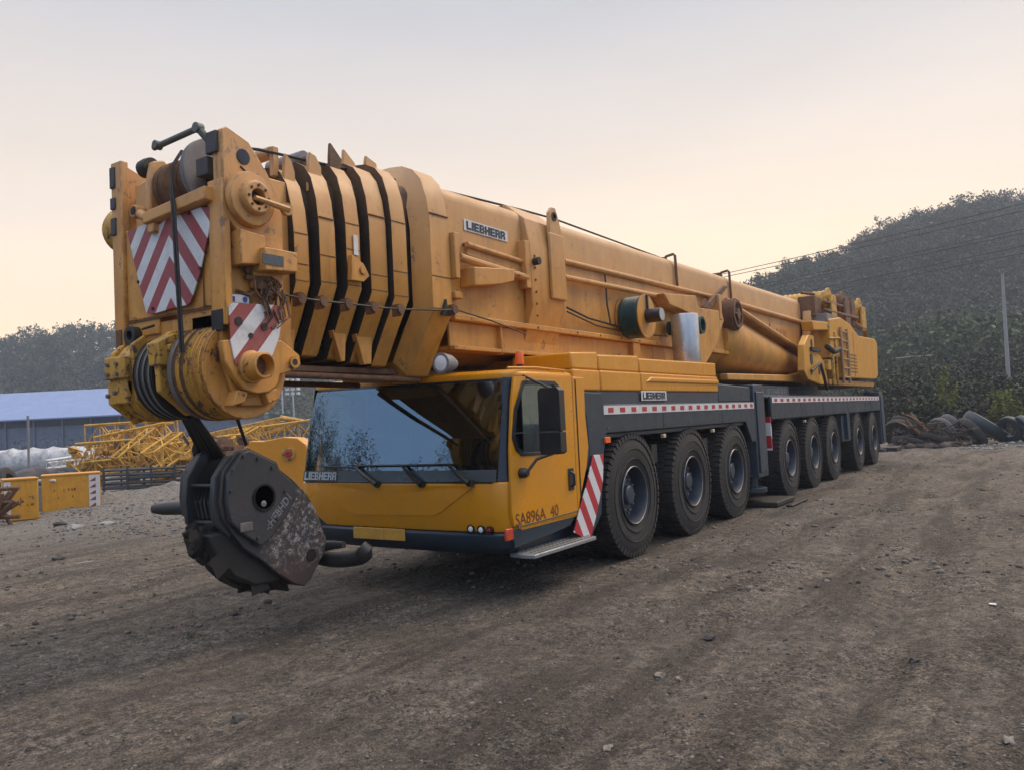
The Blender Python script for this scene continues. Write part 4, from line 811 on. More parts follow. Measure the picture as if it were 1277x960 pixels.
m.prism(LL,-.02,.17); LL2=[S(x,y,-.12) for x,y in hp2([(200,640),(240,730),(285,790),(330,840),(430,880),(540,860),(580,820),(480,740),(330,610)])]; m.prism(LL2,-.19,-.06)
m.build('cross_head',DRK,hk,.02)
m=MB(); 
for k in range(14):
    x,y=hp2([(150+k*27,690+k*17-(k>9)*(k-9)*25)])[0]; p=un(x,y,1,random.uniform(-.15,.15)); m.add([(p[0]-.05,p[1],p[2]+.05),(p[0]+.06,p[1]+.03,p[2]+.04),(p[0]-.02-random.random()*.03,p[1],p[2]-.03-random.random()*.04),(p[0],p[1]-.06,p[2]+.06)],[(0,1,2),(0,2,3),(1,3,2),(0,3,1)])
for k in range(44):
    x,y=hp2([(random.uniform(150,520),0)])[0]; yb=500+(random.uniform(0,1)*0+690+((x-200)*3.84-150)*.78)/3.84; p=un(x,min(yb,734)-random.uniform(2,22),1,random.uniform(-.2,.18)); r_=random.uniform(.05,.12)
    a_=random.uniform(0,6.3); m.add([(p[0]+r_*math.cos(a_+q_*1.57)*random.uniform(.5,1.2),p[1]+dy,p[2]+r_*math.sin(a_+q_*1.57)*random.uniform(.5,1.2)) for dy in (0,.02) for q_ in range(4)],[(0,1,2,3),(7,6,5,4),(0,4,5,1),(1,5,6,2),(2,6,7,3),(3,7,4,0)])
m.build('torn_edge',DRK,hk,smooth=False)
for yy in (-.345,.30):
    m=MB(); m.prism([(x*.92+ucx*.08-.02,z*.92+ucz*.08+.01) for x,z in [UP[i] for i in (0,1,2,11,12,13)]],yy,yy+.045); m.build('reinforcing_plate',HKB,hk,.012,seg=3) if yy>0 else None
for k,yy in enumerate((-.215,.14)):
    m=MB(); m.prism([(x-.07,z-.02) for x,z in [UP[i] for i in (0,1,10,11,12,13)]],yy,yy+.05); m.build('guard_plate',HKB,hk,.010)
m=MB()
for k in range(7):
    y=-.16+k*.055; m.tube([(ucx-.30,y,ucz+.12),(ucx-.345,y,ucz),(ucx-.32,y,ucz-.14)],.014,6)
m.tube([(ucx-.36,-.2,ucz+.13),(ucx-.36,.2,ucz+.13)],.016,8); m.tube([(ucx-.34,-.2,ucz-.17),(ucx-.34,.2,ucz-.17)],.02,8); m.build('rope_guard',HKB,hk)
m=MB()
for i in range(9):
    x=-1.3+random.random()*.5; z=.5+random.random()*.45; z=max(z,.5+( -.8-x)*.5); m.ball((x+.02,random.uniform(-.15,.22),z),random.uniform(.05,.11),1,(1,1,.8),.6)
m.build('grease_clump',DRK,hk,smooth=False)
# faded lettering across the plate
a=Vector((*S(200+500/3.84,500+622/3.84,-.26),)); b=Vector((*S(200+622/3.84,500+445/3.84,-.26),))
an=math.atan2(b[1]-a[1],b[0]-a[0]); mt=Matrix.Translation((a[0]+.01,-.302,a[1]))@Matrix.Rotation(-an,4,'Y')@Matrix.Rotation(R_(90),4,'X')@Matrix.Scale(.85,4,(1,0,0))
ftext('worn_lettering','-:HEBHD1',.10,mat('worn_white',(.21,.21,.22),.6,dirt=(.04,.04,.045),dirt_amt=1.,bump=0,scale=14,var=.6),hk,mt,.0012,.002)
# ramshorn hook behind the block
A=Vector(un(190,635,0,-.45)); B=Vector(un(400,684,0,-.10)); 
m=MB(); e=Vector(un(455,691,0,-.05))
m.tube([Vector(un(192,634,0,-.55)),Vector(un(205,634,0,-.52)),Vector(un(240,632,0,-.45)),Vector(un(300,660,0,-.30)),Vector(un(380,692,0,-.12))],[.045,.062,.075,.12,.10],14)
cc=[]; 
for k in range(15):
    t=k/14*1.75*math.pi-.6; cc.append(Vector(un(423+32*math.cos(t),688+9.5*math.sin(t),0,-.10+.05*math.sin(t))))
m.tube(cc,[.075]*4+[.07]*5+[.05]*4+[.04,.03],12); m.build('ramshorn_hook',mat('hook_black',(.02,.021,.023),.5,dirt_amt=.5,bump=.3),hk)
# hoist ropes holding the block
m=MB()
for k in range(7):
    a=Vector((-1.2-.03*k,.33-.055*k*.6-.02,1.86)); t0=un(226+k*2.4,516,0,-1.3); t1=un(256+k*4.6,577,0,-.95)
    b=Vector(un(240+k*3.6,545,0,-1.14)); m.tube([t0,b+Vector((random.uniform(-.02,.02),0,0)),t1],.019,6)
m.ball(Vector(un(250,560,0,-1.0)),.07,2,(1,1,1.6),.4); m.build('hanging_rope',DRK,hk)
m=MB(); m.tube([un(291,508,0,-1.2),un(297,525,0,-1.1),un(307,554,0,-.95)],.014,6); m.build('thin_rope',DRK,hk)
m=MB(); p=un(233,548,0,-1.2); m.prism([(p[1]+.03,p[2]+.04),(p[1]+.05,p[2]+.02),(p[1]-.02,p[2]-.05),(p[1]-.04,p[2]-.03)],p[0],p[0]-.01,'x'); m.build('rope_clip',GRY,hk)
# ================================================================== SETTING
def fr(x,y,z,o=4): return noise.fractal(Vector((x,y,z)),1.0,2.0,o)
def gh(x,y):
    """ground height: low bumps, tyre ruts parallel to the crane, level under its wheels"""
    d=math.hypot(x+5.3,y+5.7); h=.05*fr(x*.35,y*.35,0,3)
    rut=0
    w=math.sin(.5*x*.2)*.3
    for c,wd in ((-3.9,.28),(-5.0,.22),(-2.6,.25),(-6.3,.3),(2.9,.3),(4.6,.3),(-7.9,.3)):
        rut-=.055*math.exp(-((y-c-w-.35*math.sin(x*.13+c))/wd)**2)*(1 if d<60 else 0)
    tread=.012*fr(x*1.2,y*5.,3,3)+.010*fr(x*4,y*9,5,3)
    if d<25: tread+=.008*fr(x*11,y*14,1,2)
    h+=rut+tread*.9
    under=1 if (-1.9<y<1.9 and 1<x<22) else 0
    if under: h*=.4
    h-=.010
    # ridge of loose rubble to the left of the track
    for (cx,cy,rx,ry,hh) in ((6.2,12.6,2.2,1.3,.22),(9.5,16.,3.5,1.6,.35),(3.9,9.6,1.3,.8,.08)):
        g=math.exp(-((x-cx)/rx)**2-((y-cy)/ry)**2); h+=hh*g*(1+.6*fr(x*1.5,y*1.5,9,4))
    return h
rr=[.0,.5]; r=.5
while r<560: r*=1.0125 if r<40 else 1.05; rr.append(r)
cam_az=math.atan2(CF[1],CF[0]); az=[]; a=-math.pi
while a<math.pi-1e-6:
    az.append(a); a+= R_(.22) if abs(a)<R_(42) else R_(6)
na=len(az); vs=[(CP[0],CP[1],-.02)]
for r in rr[1:]:
    for a in az:
        x=CP[0]+r*math.cos(cam_az+a); y=CP[1]+r*math.sin(cam_az+a); vs.append((x,y,gh(x,y) if r<90 and abs(a)<R_(43) else -.01))
fs=[(0,1+k,1+(k+1)%na) for k in range(na)]
for i in range(len(rr)-2):
    b0=1+i*na; b1=b0+na
    for k in range(na): j=(k+1)%na; fs.append((b0+k,b1+k,b1+j,b0+j))
me=bpy.data.meshes.new('ground'); me.from_pydata(vs,[],fs); me.polygons.foreach_set('use_smooth',[True]*len(fs))
gr=bpy.data.objects.new('ground',me); C.objects.link(gr); tag(gr,kind='structure')
gm=bpy.data.materials.new('packed_dirt'); t=NT(gm); v=t.coord()
vst=t.coord((.25,1.6,1))
n0=t.noise(v,.16,6,.6); n1=t.noise(v,1.1,8,.65,.3); n2=t.noise(v,9,9,.7); n3=t.noise(v,70,8,.85); ns=t.noise(vst,1.2,8,.65)
col=t.mix(t.ramp(n0,.38,.62),(.190,.150,.114),(.150,.126,.102))
col=t.mix(t.ramp(n1,.45,.66),col,(.235,.198,.16)); col=t.mix(t.ramp(ns,.47,.60,0,.85),col,(.072,.055,.044))
col=t.mix(t.ramp(n2,.40,.62,0,.75),col,(.050,.046,.042)); col=t.mix(t.ramp(n3,.54,.63,0,.7),col,(.25,.225,.195)); col=t.mix(t.ramp(n3,.47,.38,0,.85),col,(.035,.030,.027))
n5=t.noise(v,.55,5,.7); col=t.mix(t.ramp(n5,.62,.74,0,.5),col,(.045,.055,.028))
sp=t.new('ShaderNodeSeparateXYZ'); t.link(v,sp.inputs[0])
lf=t.ramp(sp.outputs['Y'],6.5,12,0,.9); col=t.mix(lf,col,t.mix(t.ramp(n2,.4,.6),(.125,.112,.10),(.215,.198,.18)))
vor=t.new('ShaderNodeTexVoronoi'); vor.inputs['Scale'].default_value=26; t.link(v,vor.inputs['Vector']); pb=t.ramp(vor.outputs['Distance'],.0,.32,1,0)
msk=t.ramp(n1,.44,.58); col=t.mix(t.math('MULTIPLY',t.math('MULTIPLY',pb,msk),.6),col,t.mix(n2,(.06,.058,.055),(.24,.22,.20)))
def cells(sc_,lo,hi):
    global col
    vv=t.new('ShaderNodeTexVoronoi'); vv.inputs['Scale'].default_value=sc_; t.link(v,vv.inputs['Vector']); q_=t.new('ShaderNodeSeparateColor'); t.link(vv.outputs['Color'],q_.inputs[0])
    k_=t.ramp(q_.outputs[0],0,1,lo,hi); cb=t.new('ShaderNodeCombineColor'); [t.link(k_,cb.inputs[i_]) for i_ in range(3)]; col=t.mix(1.,col,cb.outputs[0],'MULTIPLY'); return vv.outputs['Distance']
gm1=t.ramp(t.noise(v,.8,5,.7),.40,.62); c_old=col; vd1=cells(48,.35,1.75); col=t.mix(gm1,c_old,col); vd2=cells(120,.62,1.4); vd3=cells(17,.86,1.16)
t.link(col,t.b.inputs['Base Color']); t.b.inputs['Roughness'].default_value=.92; t.b.inputs['Specular IOR Level'].default_value=.25
hgt=t.math('ADD',t.math('ADD',t.math('MULTIPLY',n2,1.1),t.math('MULTIPLY',n3,.4)),t.math('ADD',t.math('MULTIPLY',t.math('MULTIPLY',pb,msk),.35),t.math('MULTIPLY',ns,.9)))
t.bump(t.math('ADD',hgt,t.math('MULTIPLY',t.math('MULTIPLY',t.math('SUBTRACT',1,vd1),gm1),.35)),1.,.05); me.materials.append(gm)
# gravel: thousands of pebbles as one object
def ico(sub=1):
    bm=bmesh.new(); bmesh.ops.create_icosphere(bm,subdivisions=sub,radius=1); v=np.array([x.co[:] for x in bm.verts]); f=np.array([[q.index for q in p.verts] for p in bm.faces]); bm.free(); return v,f
def numesh(name,V,Fc,m,mi=None):
    me=bpy.data.meshes.new(name); nv=len(V); nf=len(Fc); k=Fc.shape[1]
    me.vertices.add(nv); me.vertices.foreach_set('co',np.asarray(V,np.float32).ravel()); me.loops.add(nf*k); me.loops.foreach_set('vertex_index',Fc.astype(np.int32).ravel())
    me.polygons.add(nf); me.polygons.foreach_set('loop_start',np.arange(nf,dtype=np.int32)*k); me.polygons.foreach_set('loop_total',np.full(nf,k,np.int32))
    for q in (m if isinstance(m,list) else [m]): me.materials.append(q)
    if mi is not None: me.polygons.foreach_set('material_index',np.asarray(mi,np.int32))
    me.update(calc_edges=True); me.validate(); return me
IV,IF=ico(1)
def gravel(name,n,rmin,rmax,smin,smax,m,amax=36,cl=.45):
    Vs=[];Fs=[];k=0; tries=0
    while k<n and tries<n*12:
        tries+=1
        r=rmin+(rmax-rmin)*rng.random()**1.4; a=cam_az+R_(rng.uniform(-amax,amax)); x=CP[0]+r*math.cos(a); y=CP[1]+r*math.sin(a)
        if fr(x*.6,y*1.1,7,3)<rng.uniform(-.5,.35)*cl*2: continue
        s=smin+(smax-smin)*rng.random()**4; V=IV*(1+.75*(rng.random((len(IV),1))-.5))*np.array([1,rng.uniform(.6,1),rng.uniform(.4,.8)])*s
        th=rng.uniform(0,6.28); c,sn=math.cos(th),math.sin(th); V=V@np.array([[c,sn,0],[-sn,c,0],[0,0,1]]); V=V+np.array([x,y,gh(x,y)+s*.12]); Vs.append(V); Fs.append(IF+k*len(IV)); k+=1
    return numesh(name,np.concatenate(Vs),np.concatenate(Fs),m)
def leafish(name,a,b):
    m=bpy.data.materials.new(name); t=NT(m); g=t.new('ShaderNodeNewGeometry'); t.link(t.mix(g.outputs['Random Per Island'],a,b),t.b.inputs['Base Color']); t.b.inputs['Roughness'].default_value=.9; return m
PBM=leafish('pebble',(.05,.042,.035),(.20,.175,.15))
o=bpy.data.objects.new('gravel',gravel('gravel',24000,1.6,15,.003,.016,PBM)); C.objects.link(o); tag(o,'loose grey and brown gravel scattered over the dirt yard','gravel',kind='stuff')
o2=bpy.data.objects.new('rubble',gravel('rubble',5200,8,34,.010,.045,PBM,34)); C.objects.link(o2); tag(o2,'coarser stones and clods strewn across the far yard','rubble',kind='stuff')
# twigs and leaf litter
m=MB()
for i in range(260):
    r=2.2+10*random.random()**1.3; a=cam_az+R_(random.uniform(-34,34)); x=CP[0]+r*math.cos(a); y=CP[1]+r*math.sin(a); L=random.uniform(.03,.16); th=random.uniform(0,6.3) if i%3 else random.gauss(.1,.5); z=gh(x,y)+.008
    if -1.6<y<1.6 and x>.8: continue
    m.tube([(x,y,z),(x+L*.5*math.cos(th),y+L*.5*math.sin(th),z+.008),(x+L*math.cos(th+.3),y+L*math.sin(th+.3),z+.002)],[.0035,.003,.002],4)
tag(m.build('twig_litter',mat('twig',(.07,.052,.036),.9,bump=0),None),'short dry twigs lying across the dirt','litter',kind='stuff')
# single stones
ST=[(822,836,.042,'pale rounded stone lying right of centre in the open dirt'),(846,838,.028,'small grey stone beside the pale rounded stone'),(884,790,.05,'dark angular stone in the middle of the dirt yard'),(823,764,.03,'brown stone between the crane wheels and the camera'),
    (980,793,.026,'flat dark pebble lying on the patch of grey gravel'),(758,920,.032,'pale stone low in the foreground dirt'),(73,697,.085,'dark lump of scrap lying alone near the yellow boxes'),(296,895,.045,'dark clod of earth in the near foreground'),(1258,930,.034,'stone near the right corner of the yard'),(1139,815,.04,'black stone on the right side of the yard')]
for px,py,s,lb in ST:
    p=un(px,py,2,0.0); z=gh(p[0],p[1]); m=MB(); m.ball((p[0],p[1],z+s*.2),s,2,(1,.75,.5),1.1); dk='dark' in lb or 'black' in lb
    tag(m.build('stone',mat('stone_dark',(.045,.043,.042),.9,bump=.5) if dk else mat('stone_pale',(.19,.17,.145),.9,bump=.5),None,origin=(p[0],p[1],z),angle=60),lb,'stone','single stones lying on the dirt')
p=un(1238,753,2,0); m=MB(); m.prism([(p[0]-.03,p[1]-.03),(p[0]+.03,p[1]-.02),(p[0]+.02,p[1]+.03),(p[0]-.02,p[1]+.02)],.0,.006,'z'); tag(m.build('paper_scrap',WHT,None,origin=(p[0],p[1],0)),'small white scrap of paper lying on the dirt','litter')
p=un(105,703,2,0); m=MB(); m.prism([(p[0]-.12,p[1]-.02),(p[0]+.12,p[1]-.03),(p[0]+.11,p[1]+.03),(p[0]-.1,p[1]+.03)],.01,.03,'z'); tag(m.build('offcut',CON,None,origin=(p[0],p[1],0)),'pale flat offcut lying on the left side of the yard','offcut')
# weeds
def weeds(name,pts,m,n=22,h=.10):
    V=[];Fc=[];k=0
    for (x,y,s) in pts:
        for j in range(n):
            a=rng.uniform(0,6.28); rad=rng.random()*s; bx=x+rad*math.cos(a); by=y+rad*math.sin(a); hh=h*rng.uniform(.4,1.2); w=.006; t=rng.uniform(0,6.28); z=gh(bx,by)
            l=rng.uniform(.2,.9)*hh; V+=[(bx-w*math.cos(t),by-w*math.sin(t),z),(bx+w*math.cos(t),by+w*math.sin(t),z),(bx+l*math.sin(t)+w*.6,by+l*math.cos(t),z+hh*.7),(bx+l*1.4*math.sin(t),by+l*1.4*math.cos(t),z+hh*.8)]; Fc.append([k,k+1,k+2,k+3]); k+=4
    me=numesh(name,np.array(V),np.array(Fc),m); o=bpy.data.objects.new(name,me); C.objects.link(o); return o
wp=[]
for i in range(110):
    r=9+22*random.random(); a=cam_az+R_(random.uniform(-33,33)); x=CP[0]+r*math.cos(a); y=CP[1]+r*math.sin(a)
    if fr(x*.3,y*.3,2,3)>.05: wp.append((x,y,.18))
for px,py,s in ((1010,570,1.),(1150,577,1.4),(1075,585,1.),(240,790,.12),(1230,560,1.2),(580,735,.15)):
    p=un(px,py,2,0); wp.append((p[0],p[1],s))
tag(weeds('grass',wp,leaf_mat('weed',(.05,.07,.025),(.10,.10,.05)),26,.05),'thin patches of low weeds in the dirt','grass',kind='stuff')
# ------------------------------------------------------------------ foliage
def leaves(cent,rad,n,size,flat=.5,shell=.55):
    """n leaf sprays in an ellipsoid rad around cent, uneven through clump centres"""
    cent=np.array(cent); rad=np.array(rad); nc=max(5,int(n/26)); u=rng.normal(size=(nc,3)); u/=np.linalg.norm(u,axis=1)[:,None]; cc=u*(rng.random((nc,1))**(1/3)*.45+.5)
    idx=rng.integers(0,nc,n); p=cc[idx]+rng.normal(size=(n,3))*.15; pos=cent+p*rad
    a=rng.normal(size=(n,3)); a/=np.linalg.norm(a,axis=1)[:,None]; b=rng.normal(size=(n,3)); b-=a*(a*b).sum(1)[:,None]; b/=np.linalg.norm(b,axis=1)[:,None]
    s=size*rng.uniform(.5,1.3,(n,1)); V=np.stack([pos-a*s,pos-b*s*.5,pos+a*s,pos+b*s*.5],1).reshape(-1,3); return V,np.arange(4*n).reshape(n,4)
def vmix(parts,name,m):
    V=[];Fc=[];k=0
    for v,f in parts: V.append(v); Fc.append(f+k); k+=len(v)
    return numesh(name,np.concatenate(V),np.concatenate(Fc),m)
def make_tree(h,w,n,m,label,cat,group,loc,leaf=.35,trunk=.3,bare=0.):
    root=empty('tree' if cat=='tree' else 'shrub',loc,label,cat,group)
    t=MB(); r=h*.028; th=h*trunk; t.tube([(0,0,-.2),(.02*h,0,th*.5),(0,.02*h,th),(.02*h,.0,h*.8)],[r,r*.8,r*.6,r*.15],7)
    for k in range(7 if cat=='tree' else 12):
        a=rng.uniform(0,6.28); z0=th*rng.uniform(.3,1.2) if cat=='tree' else .05; e=w*rng.uniform(.5,.95)
        t.tube([(0,0,z0),(e*.5*math.cos(a),e*.5*math.sin(a),z0+h*.2),(e*math.cos(a),e*math.sin(a),z0+h*rng.uniform(.3,.6))],[r*.5,r*.3,r*.08],5)
    tr=t.build('trunk' if cat=='tree' else 'stem',BRK,None); tr.parent=root
    parts=[leaves((0,0,h*(.5+trunk*.45)),(w,w,h*(.5-trunk*.3)),n,leaf)]
    for k in range(5): a=rng.uniform(0,6.28); parts.append(leaves((w*.5*math.cos(a),w*.5*math.sin(a),h*rng.uniform(.35,.8)),(w*.5,w*.5,h*.2),n//6,leaf))
    co=bpy.data.objects.new('crown',vmix(parts,'crown',m)); C.objects.link(co); co.parent=root; return root
# hills ---------------------------------------------------------------
def interp(tab,x):
    if x<=tab[0][0]: return tab[0][1]
    for (a,b),(c,d) in zip(tab,tab[1:]):
        if x<=c: return b+(d-b)*(x-a)/(c-a)
    return tab[-1][1]
def hill(name,tab,d0,d1,d2,x0,x1,nx,drop):
    """terrain rising from distance d0 to a ridge at d1 and down to d2"""
    def pt(px,t):
        top=D(px,interp(tab,px),d1).z-drop
        d=d0+(d1-d0)*min(t,1) if t<=1 else d1+(d2-d1)*(t-1)
        s=math.sin(min(t,1)*math.pi/2)**1.15 if t<=1 else math.cos((t-1)*math.pi/2)
        p=G(px,d); z=max(0,top)*s; z+=2.0*fr(p.x*.02,p.y*.02,4,4)*min(1,s*3)+.0; return (p.x,p.y,z-.3)
    nt=26; V=[pt(x0+(x1-x0)*i/nx,2*j/nt) for j in range(nt+1) for i in range(nx+1)]
    Fc=[(j*(nx+1)+i,j*(nx+1)+i+1,(j+1)*(nx+1)+i+1,(j+1)*(nx+1)+i) for j in range(nt) for i in range(nx)]
    me=bpy.data.meshes.new(name); me.from_pydata(V,[],Fc); me.polygons.foreach_set('use_smooth',[True]*len(Fc)); me.materials.append(HM); o=bpy.data.objects.new(name,me); C.objects.link(o); tag(o,kind='structure'); return pt
HM=mat('hillside',(.045,.045,.030),.95,dirt=(.06,.045,.03),dirt_amt=.6,bump=0,scale=.05)
TR=[(600,440),(820,390),(900,362),(935,346),(965,330),(1000,315),(1030,307),(1060,299),(1085,284),(1110,270),(1150,256),(1200,247),(1250,236),(1290,233),(1400,222),(1600,205),(1900,230),(2300,300)]
TL=[(-900,470),(-400,455),(-150,445),(0,432),(30,420),(80,413),(150,412),(250,416),(380,440),(520,452),(700,462),(900,470)]
ptR=hill('hills',TR,105,190,290,560,2300,60,9.6); ptL=hill('hills',TL,150,240,340,-900,900,60,6.0)
def forest(name,pt,x0,x1,n,m,hmin,hmax,nl,leaf,label,t0=.05,t1=1.12):
    parts=[]
    for i in range(n):
        px=rng.uniform(x0,x1); tt=rng.uniform(t0,t1); x,y,z=pt(px,tt); h=rng.uniform(hmin,hmax); w=h*rng.uniform(.33,.5)
        parts.append(leaves((x,y,z+h*.52),(w,w,h*.45),nl,leaf))
    o=bpy.data.objects.new(name,vmix(parts,name,m)); C.objects.link(o); return tag(o,label,'woodland',kind='stuff')
forest('forest',ptR,850,1750,1050,LF1,4.5,8,430,.31,'dark wooded hillside behind the crane')
forest('forest',ptR,850,1750,420,LF2,4,7,340,.3,'brownish autumn trees mixed through the hillside wood')
forest('forest',ptL,-500,420,520,LF1,6,9.5,420,.38,'hazy blue wooded hill beyond the blue roofed shed')
for i,px in enumerate((948,978,1003,1031,1052,1078,1096,1122,1139,1161,1188,1209,1226,1243,1262,1276)):
    x,y,z=ptR(px,.98); s=rng.uniform(.8,1.15)
    make_tree(8.2*s,3.2*s,420,LF2,'slender open-crowned tree standing on the ridge of the wooded hill','tree','trees along the ridge of the hill',(x,y,z),.34,.4)
# band of greener trees at the foot of the hill
for i,(px,py,dep,w) in enumerate([(1098,415,92,6),(1120,409,88,5),(1142,412,95,6),(1165,406,90,4.5),(1188,410,84,5),(1206,392,86,4),(1228,404,80,5),(1252,400,82,5),(1276,398,78,5.5),(1310,396,80,6),(1350,395,80,6)]):
    g=G(px,dep); h=D(px,py,dep).z
    make_tree(h,w,2400,LF5,['round grey-green tree at the foot of the hill','brighter green tree at the foot of the hill beside the pole'][1 if i==5 else 0] ,'tree','trees at the foot of the hill' if i!=5 else None,g,.32,.25)
# dry scrub
k=0
for (px,py,dep,w) in [(1108,448,62,3.2),(1128,455,55,3.0),(1150,449,60,3.4),(1172,446,58,3.),(1196,450,62,3.2),(1218,445,56,3.4),(1242,448,60,3.4),(1266,440,54,3.2),(1295,445,52,3.4),(1112,470,46,2.2),(1138,476,44,2.3),(1160,468,47,2.2),(1190,470,45,2.4),(1214,476,44,2.2),(1238,470,46,2.4),(1262,474,43,2.3),(1288,470,44,2.4),(1125,497,40,1.4),(1150,500,39,1.4),(1203,500,40,1.5),(1220,505,38.5,1.2)]:
    g=G(px,dep); h=D(px,py,dep).z
    make_tree(h,w*1.2,2600,LF3 if k%3 else LF1,'leafless brown scrub bush in the thicket behind the scrap heap','shrub','dry scrub behind the scrap heap',g,.13,.1); k+=1
g=G(1180,38.2); make_tree(D(1180,462,38.2).z,.45,420,LF4,'tall thin yellowing weed stem climbing out of the dry scrub','shrub',None,g,.10,.15)
g=G(1243,36.5); make_tree(D(1243,487,36.5).z,.75,900,LF4,'bright yellow-green bush above the blue tarpaulin','shrub',None,g,.085,.1)
g=G(1272,36); make_tree(D(1272,506,36).z,.5,420,LF4,'low yellow-green bush beside the blue drums','shrub',None,g,.08,.1)
pr_=[]
for i in range(46):
    a_=R_(rng.uniform(96,178)); d_=rng.uniform(28,40); hh=rng.uniform(9,13.5)*(.75+.25*math.sin(i*1.3)); x_=CP[0]+6+d_*math.cos(a_); y_=CP[1]+6+d_*math.sin(a_); pr_.append(leaves((x_,y_,hh*.45),(2.4,2.4,hh*.52),2600,.13))
tl=bpy.data.objects.new('treeline',vmix(pr_,'treeline',LF1)); C.objects.link(tl); tag(tl,'dark line of trees beyond the yard, seen reflected in the windscreen','woodland',kind='stuff')
# grassy bank behind the left stores
ug=tag(bpy.data.objects.new('undergrowth',vmix([leaves(tuple(D(px,0,dep).xy)+(z,),(3.5,3.5,1.1),700,.16) for px,dep,z in [(x,62+rng.uniform(-5,5),.8) for x in range(170,470,18)]],'undergrowth',LF1)),'strip of green undergrowth behind the yellow boom','undergrowth',kind='stuff'); C.objects.link(ug)
ug2=bpy.data.objects.new('undergrowth',vmix([leaves(tuple(D(px,0,dep).xy)+(.25,),(1.6,1.6,.35),260,.07) for px,dep in [(x,35.5+rng.uniform(-1.5,3)) for x in range(1090,1420,12)]],'undergrowth',LF3)); C.objects.link(ug2); tag(ug2,'low dead undergrowth around the scrap heap','undergrowth',kind='stuff')
# ------------------------------------------------------------------ left background
def basis(px,dep): 
    """local frame at a ground point: u to the right across the view, w away"""
    o=G(px,dep); u=Vector((CR[0],CR[1],0)).normalized(); w=Vector((-u.y,u.x,0)); return o,u,w
# shed
sh=empty('shed',G(60,74),'long low industrial shed with a pale blue metal roof','shed'); o,u,w=basis(60,74)
def Lb(o,u,w,a,b,z): return o+u*a+w*b+Vector((0,0,z))
def obox(m,o,u,w,a0,a1,b0,b1,z0,z1):
    return m.add([Lb(o,u,w,a,b,z) for z in (z0,z1) for a,b in ((a0,b0),(a1,b0),(a1,b1),(a0,b1))],[(0,3,2,1),(4,5,6,7),(0,1,5,4),(1,2,6,5),(2,3,7,6),(3,0,4,7)])
def topz(py,dep,px=60): return D(px,py,dep).z
m=MB(); obox(m,o,u,w,-45,9,0,11,0,topz(521,74)); m.build('wall',WAL,sh)
m=MB(); ze=topz(521,73.5); zr=topz(488,80)
for b0,z0,b1,z1 in ((-.8,ze,6,zr),(6,zr,12.5,ze)): m.add([Lb(o,u,w,a,b,z) for a,b,z in ((-46,b0,z0),(10.5,b0,z0),(10.5,b1,z1),(-46,b1,z1),(-46,b0,z0-.12),(10.5,b0,z0-.12),(10.5,b1,z1-.12),(-46,b1,z1-.12))],[(0,1,2,3),(7,6,5,4),(0,4,5,1),(1,5,6,2),(2,6,7,3),(3,7,4,0)])
rf=m.build('roof',ROOF,sh,smooth=False)
m=MB()
for a in np.arange(-45.5,10.3,1.5):
    m.add([Lb(o,u,w,a-.03,-.8,ze+.02),Lb(o,u,w,a+.03,-.8,ze+.02),Lb(o,u,w,a+.03,6,zr+.02),Lb(o,u,w,a-.03,6,zr+.02),Lb(o,u,w,a-.03,-.8,ze+.03),Lb(o,u,w,a+.03,-.8,ze+.03),Lb(o,u,w,a+.03,6,zr+.03),Lb(o,u,w,a-.03,6,zr+.03)],[(4,5,6,7),(0,4,7,3),(1,2,6,5),(0,1,5,4)])
pass
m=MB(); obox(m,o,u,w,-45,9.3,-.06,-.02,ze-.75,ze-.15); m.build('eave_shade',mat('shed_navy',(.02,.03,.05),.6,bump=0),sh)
for i,a in enumerate(np.arange(-43,9,2.6)):
    m=MB(); obox(m,o,u,w,a,a+.16,-.16,-.02,0,ze-.15); m.build('post',WAL,sh)
    m=MB(); obox(m,o,u,w,a+.5,a+2.2,-.05,.02,.9,2.3); m.build('window',mat('shed_window',(.05,.07,.10),.3,dirt=(.3,.33,.36),dirt_amt=.8,bump=0,scale=1.2),sh)
# lean-to section right of the roof
m=MB(); obox(m,o,u,w,9.6,17,1,8,0,topz(527,75)); an=empty('lean_to',Lb(o,u,w,13,1,0),'low grey-blue lean-to at the end of the shed','building'); m.build('wall',WAL,an)
m=MB(); obox(m,o,u,w,9.0,17.5,.6,8.4,topz(527,75),topz(524,75)); m.build('roof',ROOF,an)
# sheeted pipe
o,u,w=basis(60,47); m=MB(); tb=[]
N=44; L0,L1=-14,2.9; rings=[]
for i in range(N+1):
    a=L0+(L1-L0)*i/N; rr_=.80+.05*math.sin(i*1.9)+.04*noise.noise(Vector((i*.7,0,0))); 
    if i in(0,N): rr_*=.6
    ring=[]
    for k in range(20): t=2*math.pi*k/20; ring.append(Lb(o,u,w,a,rr_*math.cos(t),max(.0,.74+rr_*math.sin(t)*(1+.05*math.sin(i*2.3+k)))))
    rings.append(ring)
m.loft(rings); tk=m.build('covered_pipe',TNK,None,origin=o,angle=60); tag(tk,'long fat pipe wrapped in dirty white sheeting in front of the blue roofed shed','pipe')
m=MB(); 
for a in (1.6,): m.tube([Lb(o,u,w,a-2.1,-1.2,0),Lb(o,u,w,a-2.1,-1.2,3.4)],.07,8)
tag(m.build('post',GRY,None,origin=o),'thin grey post standing in front of the sheeted pipe','post')
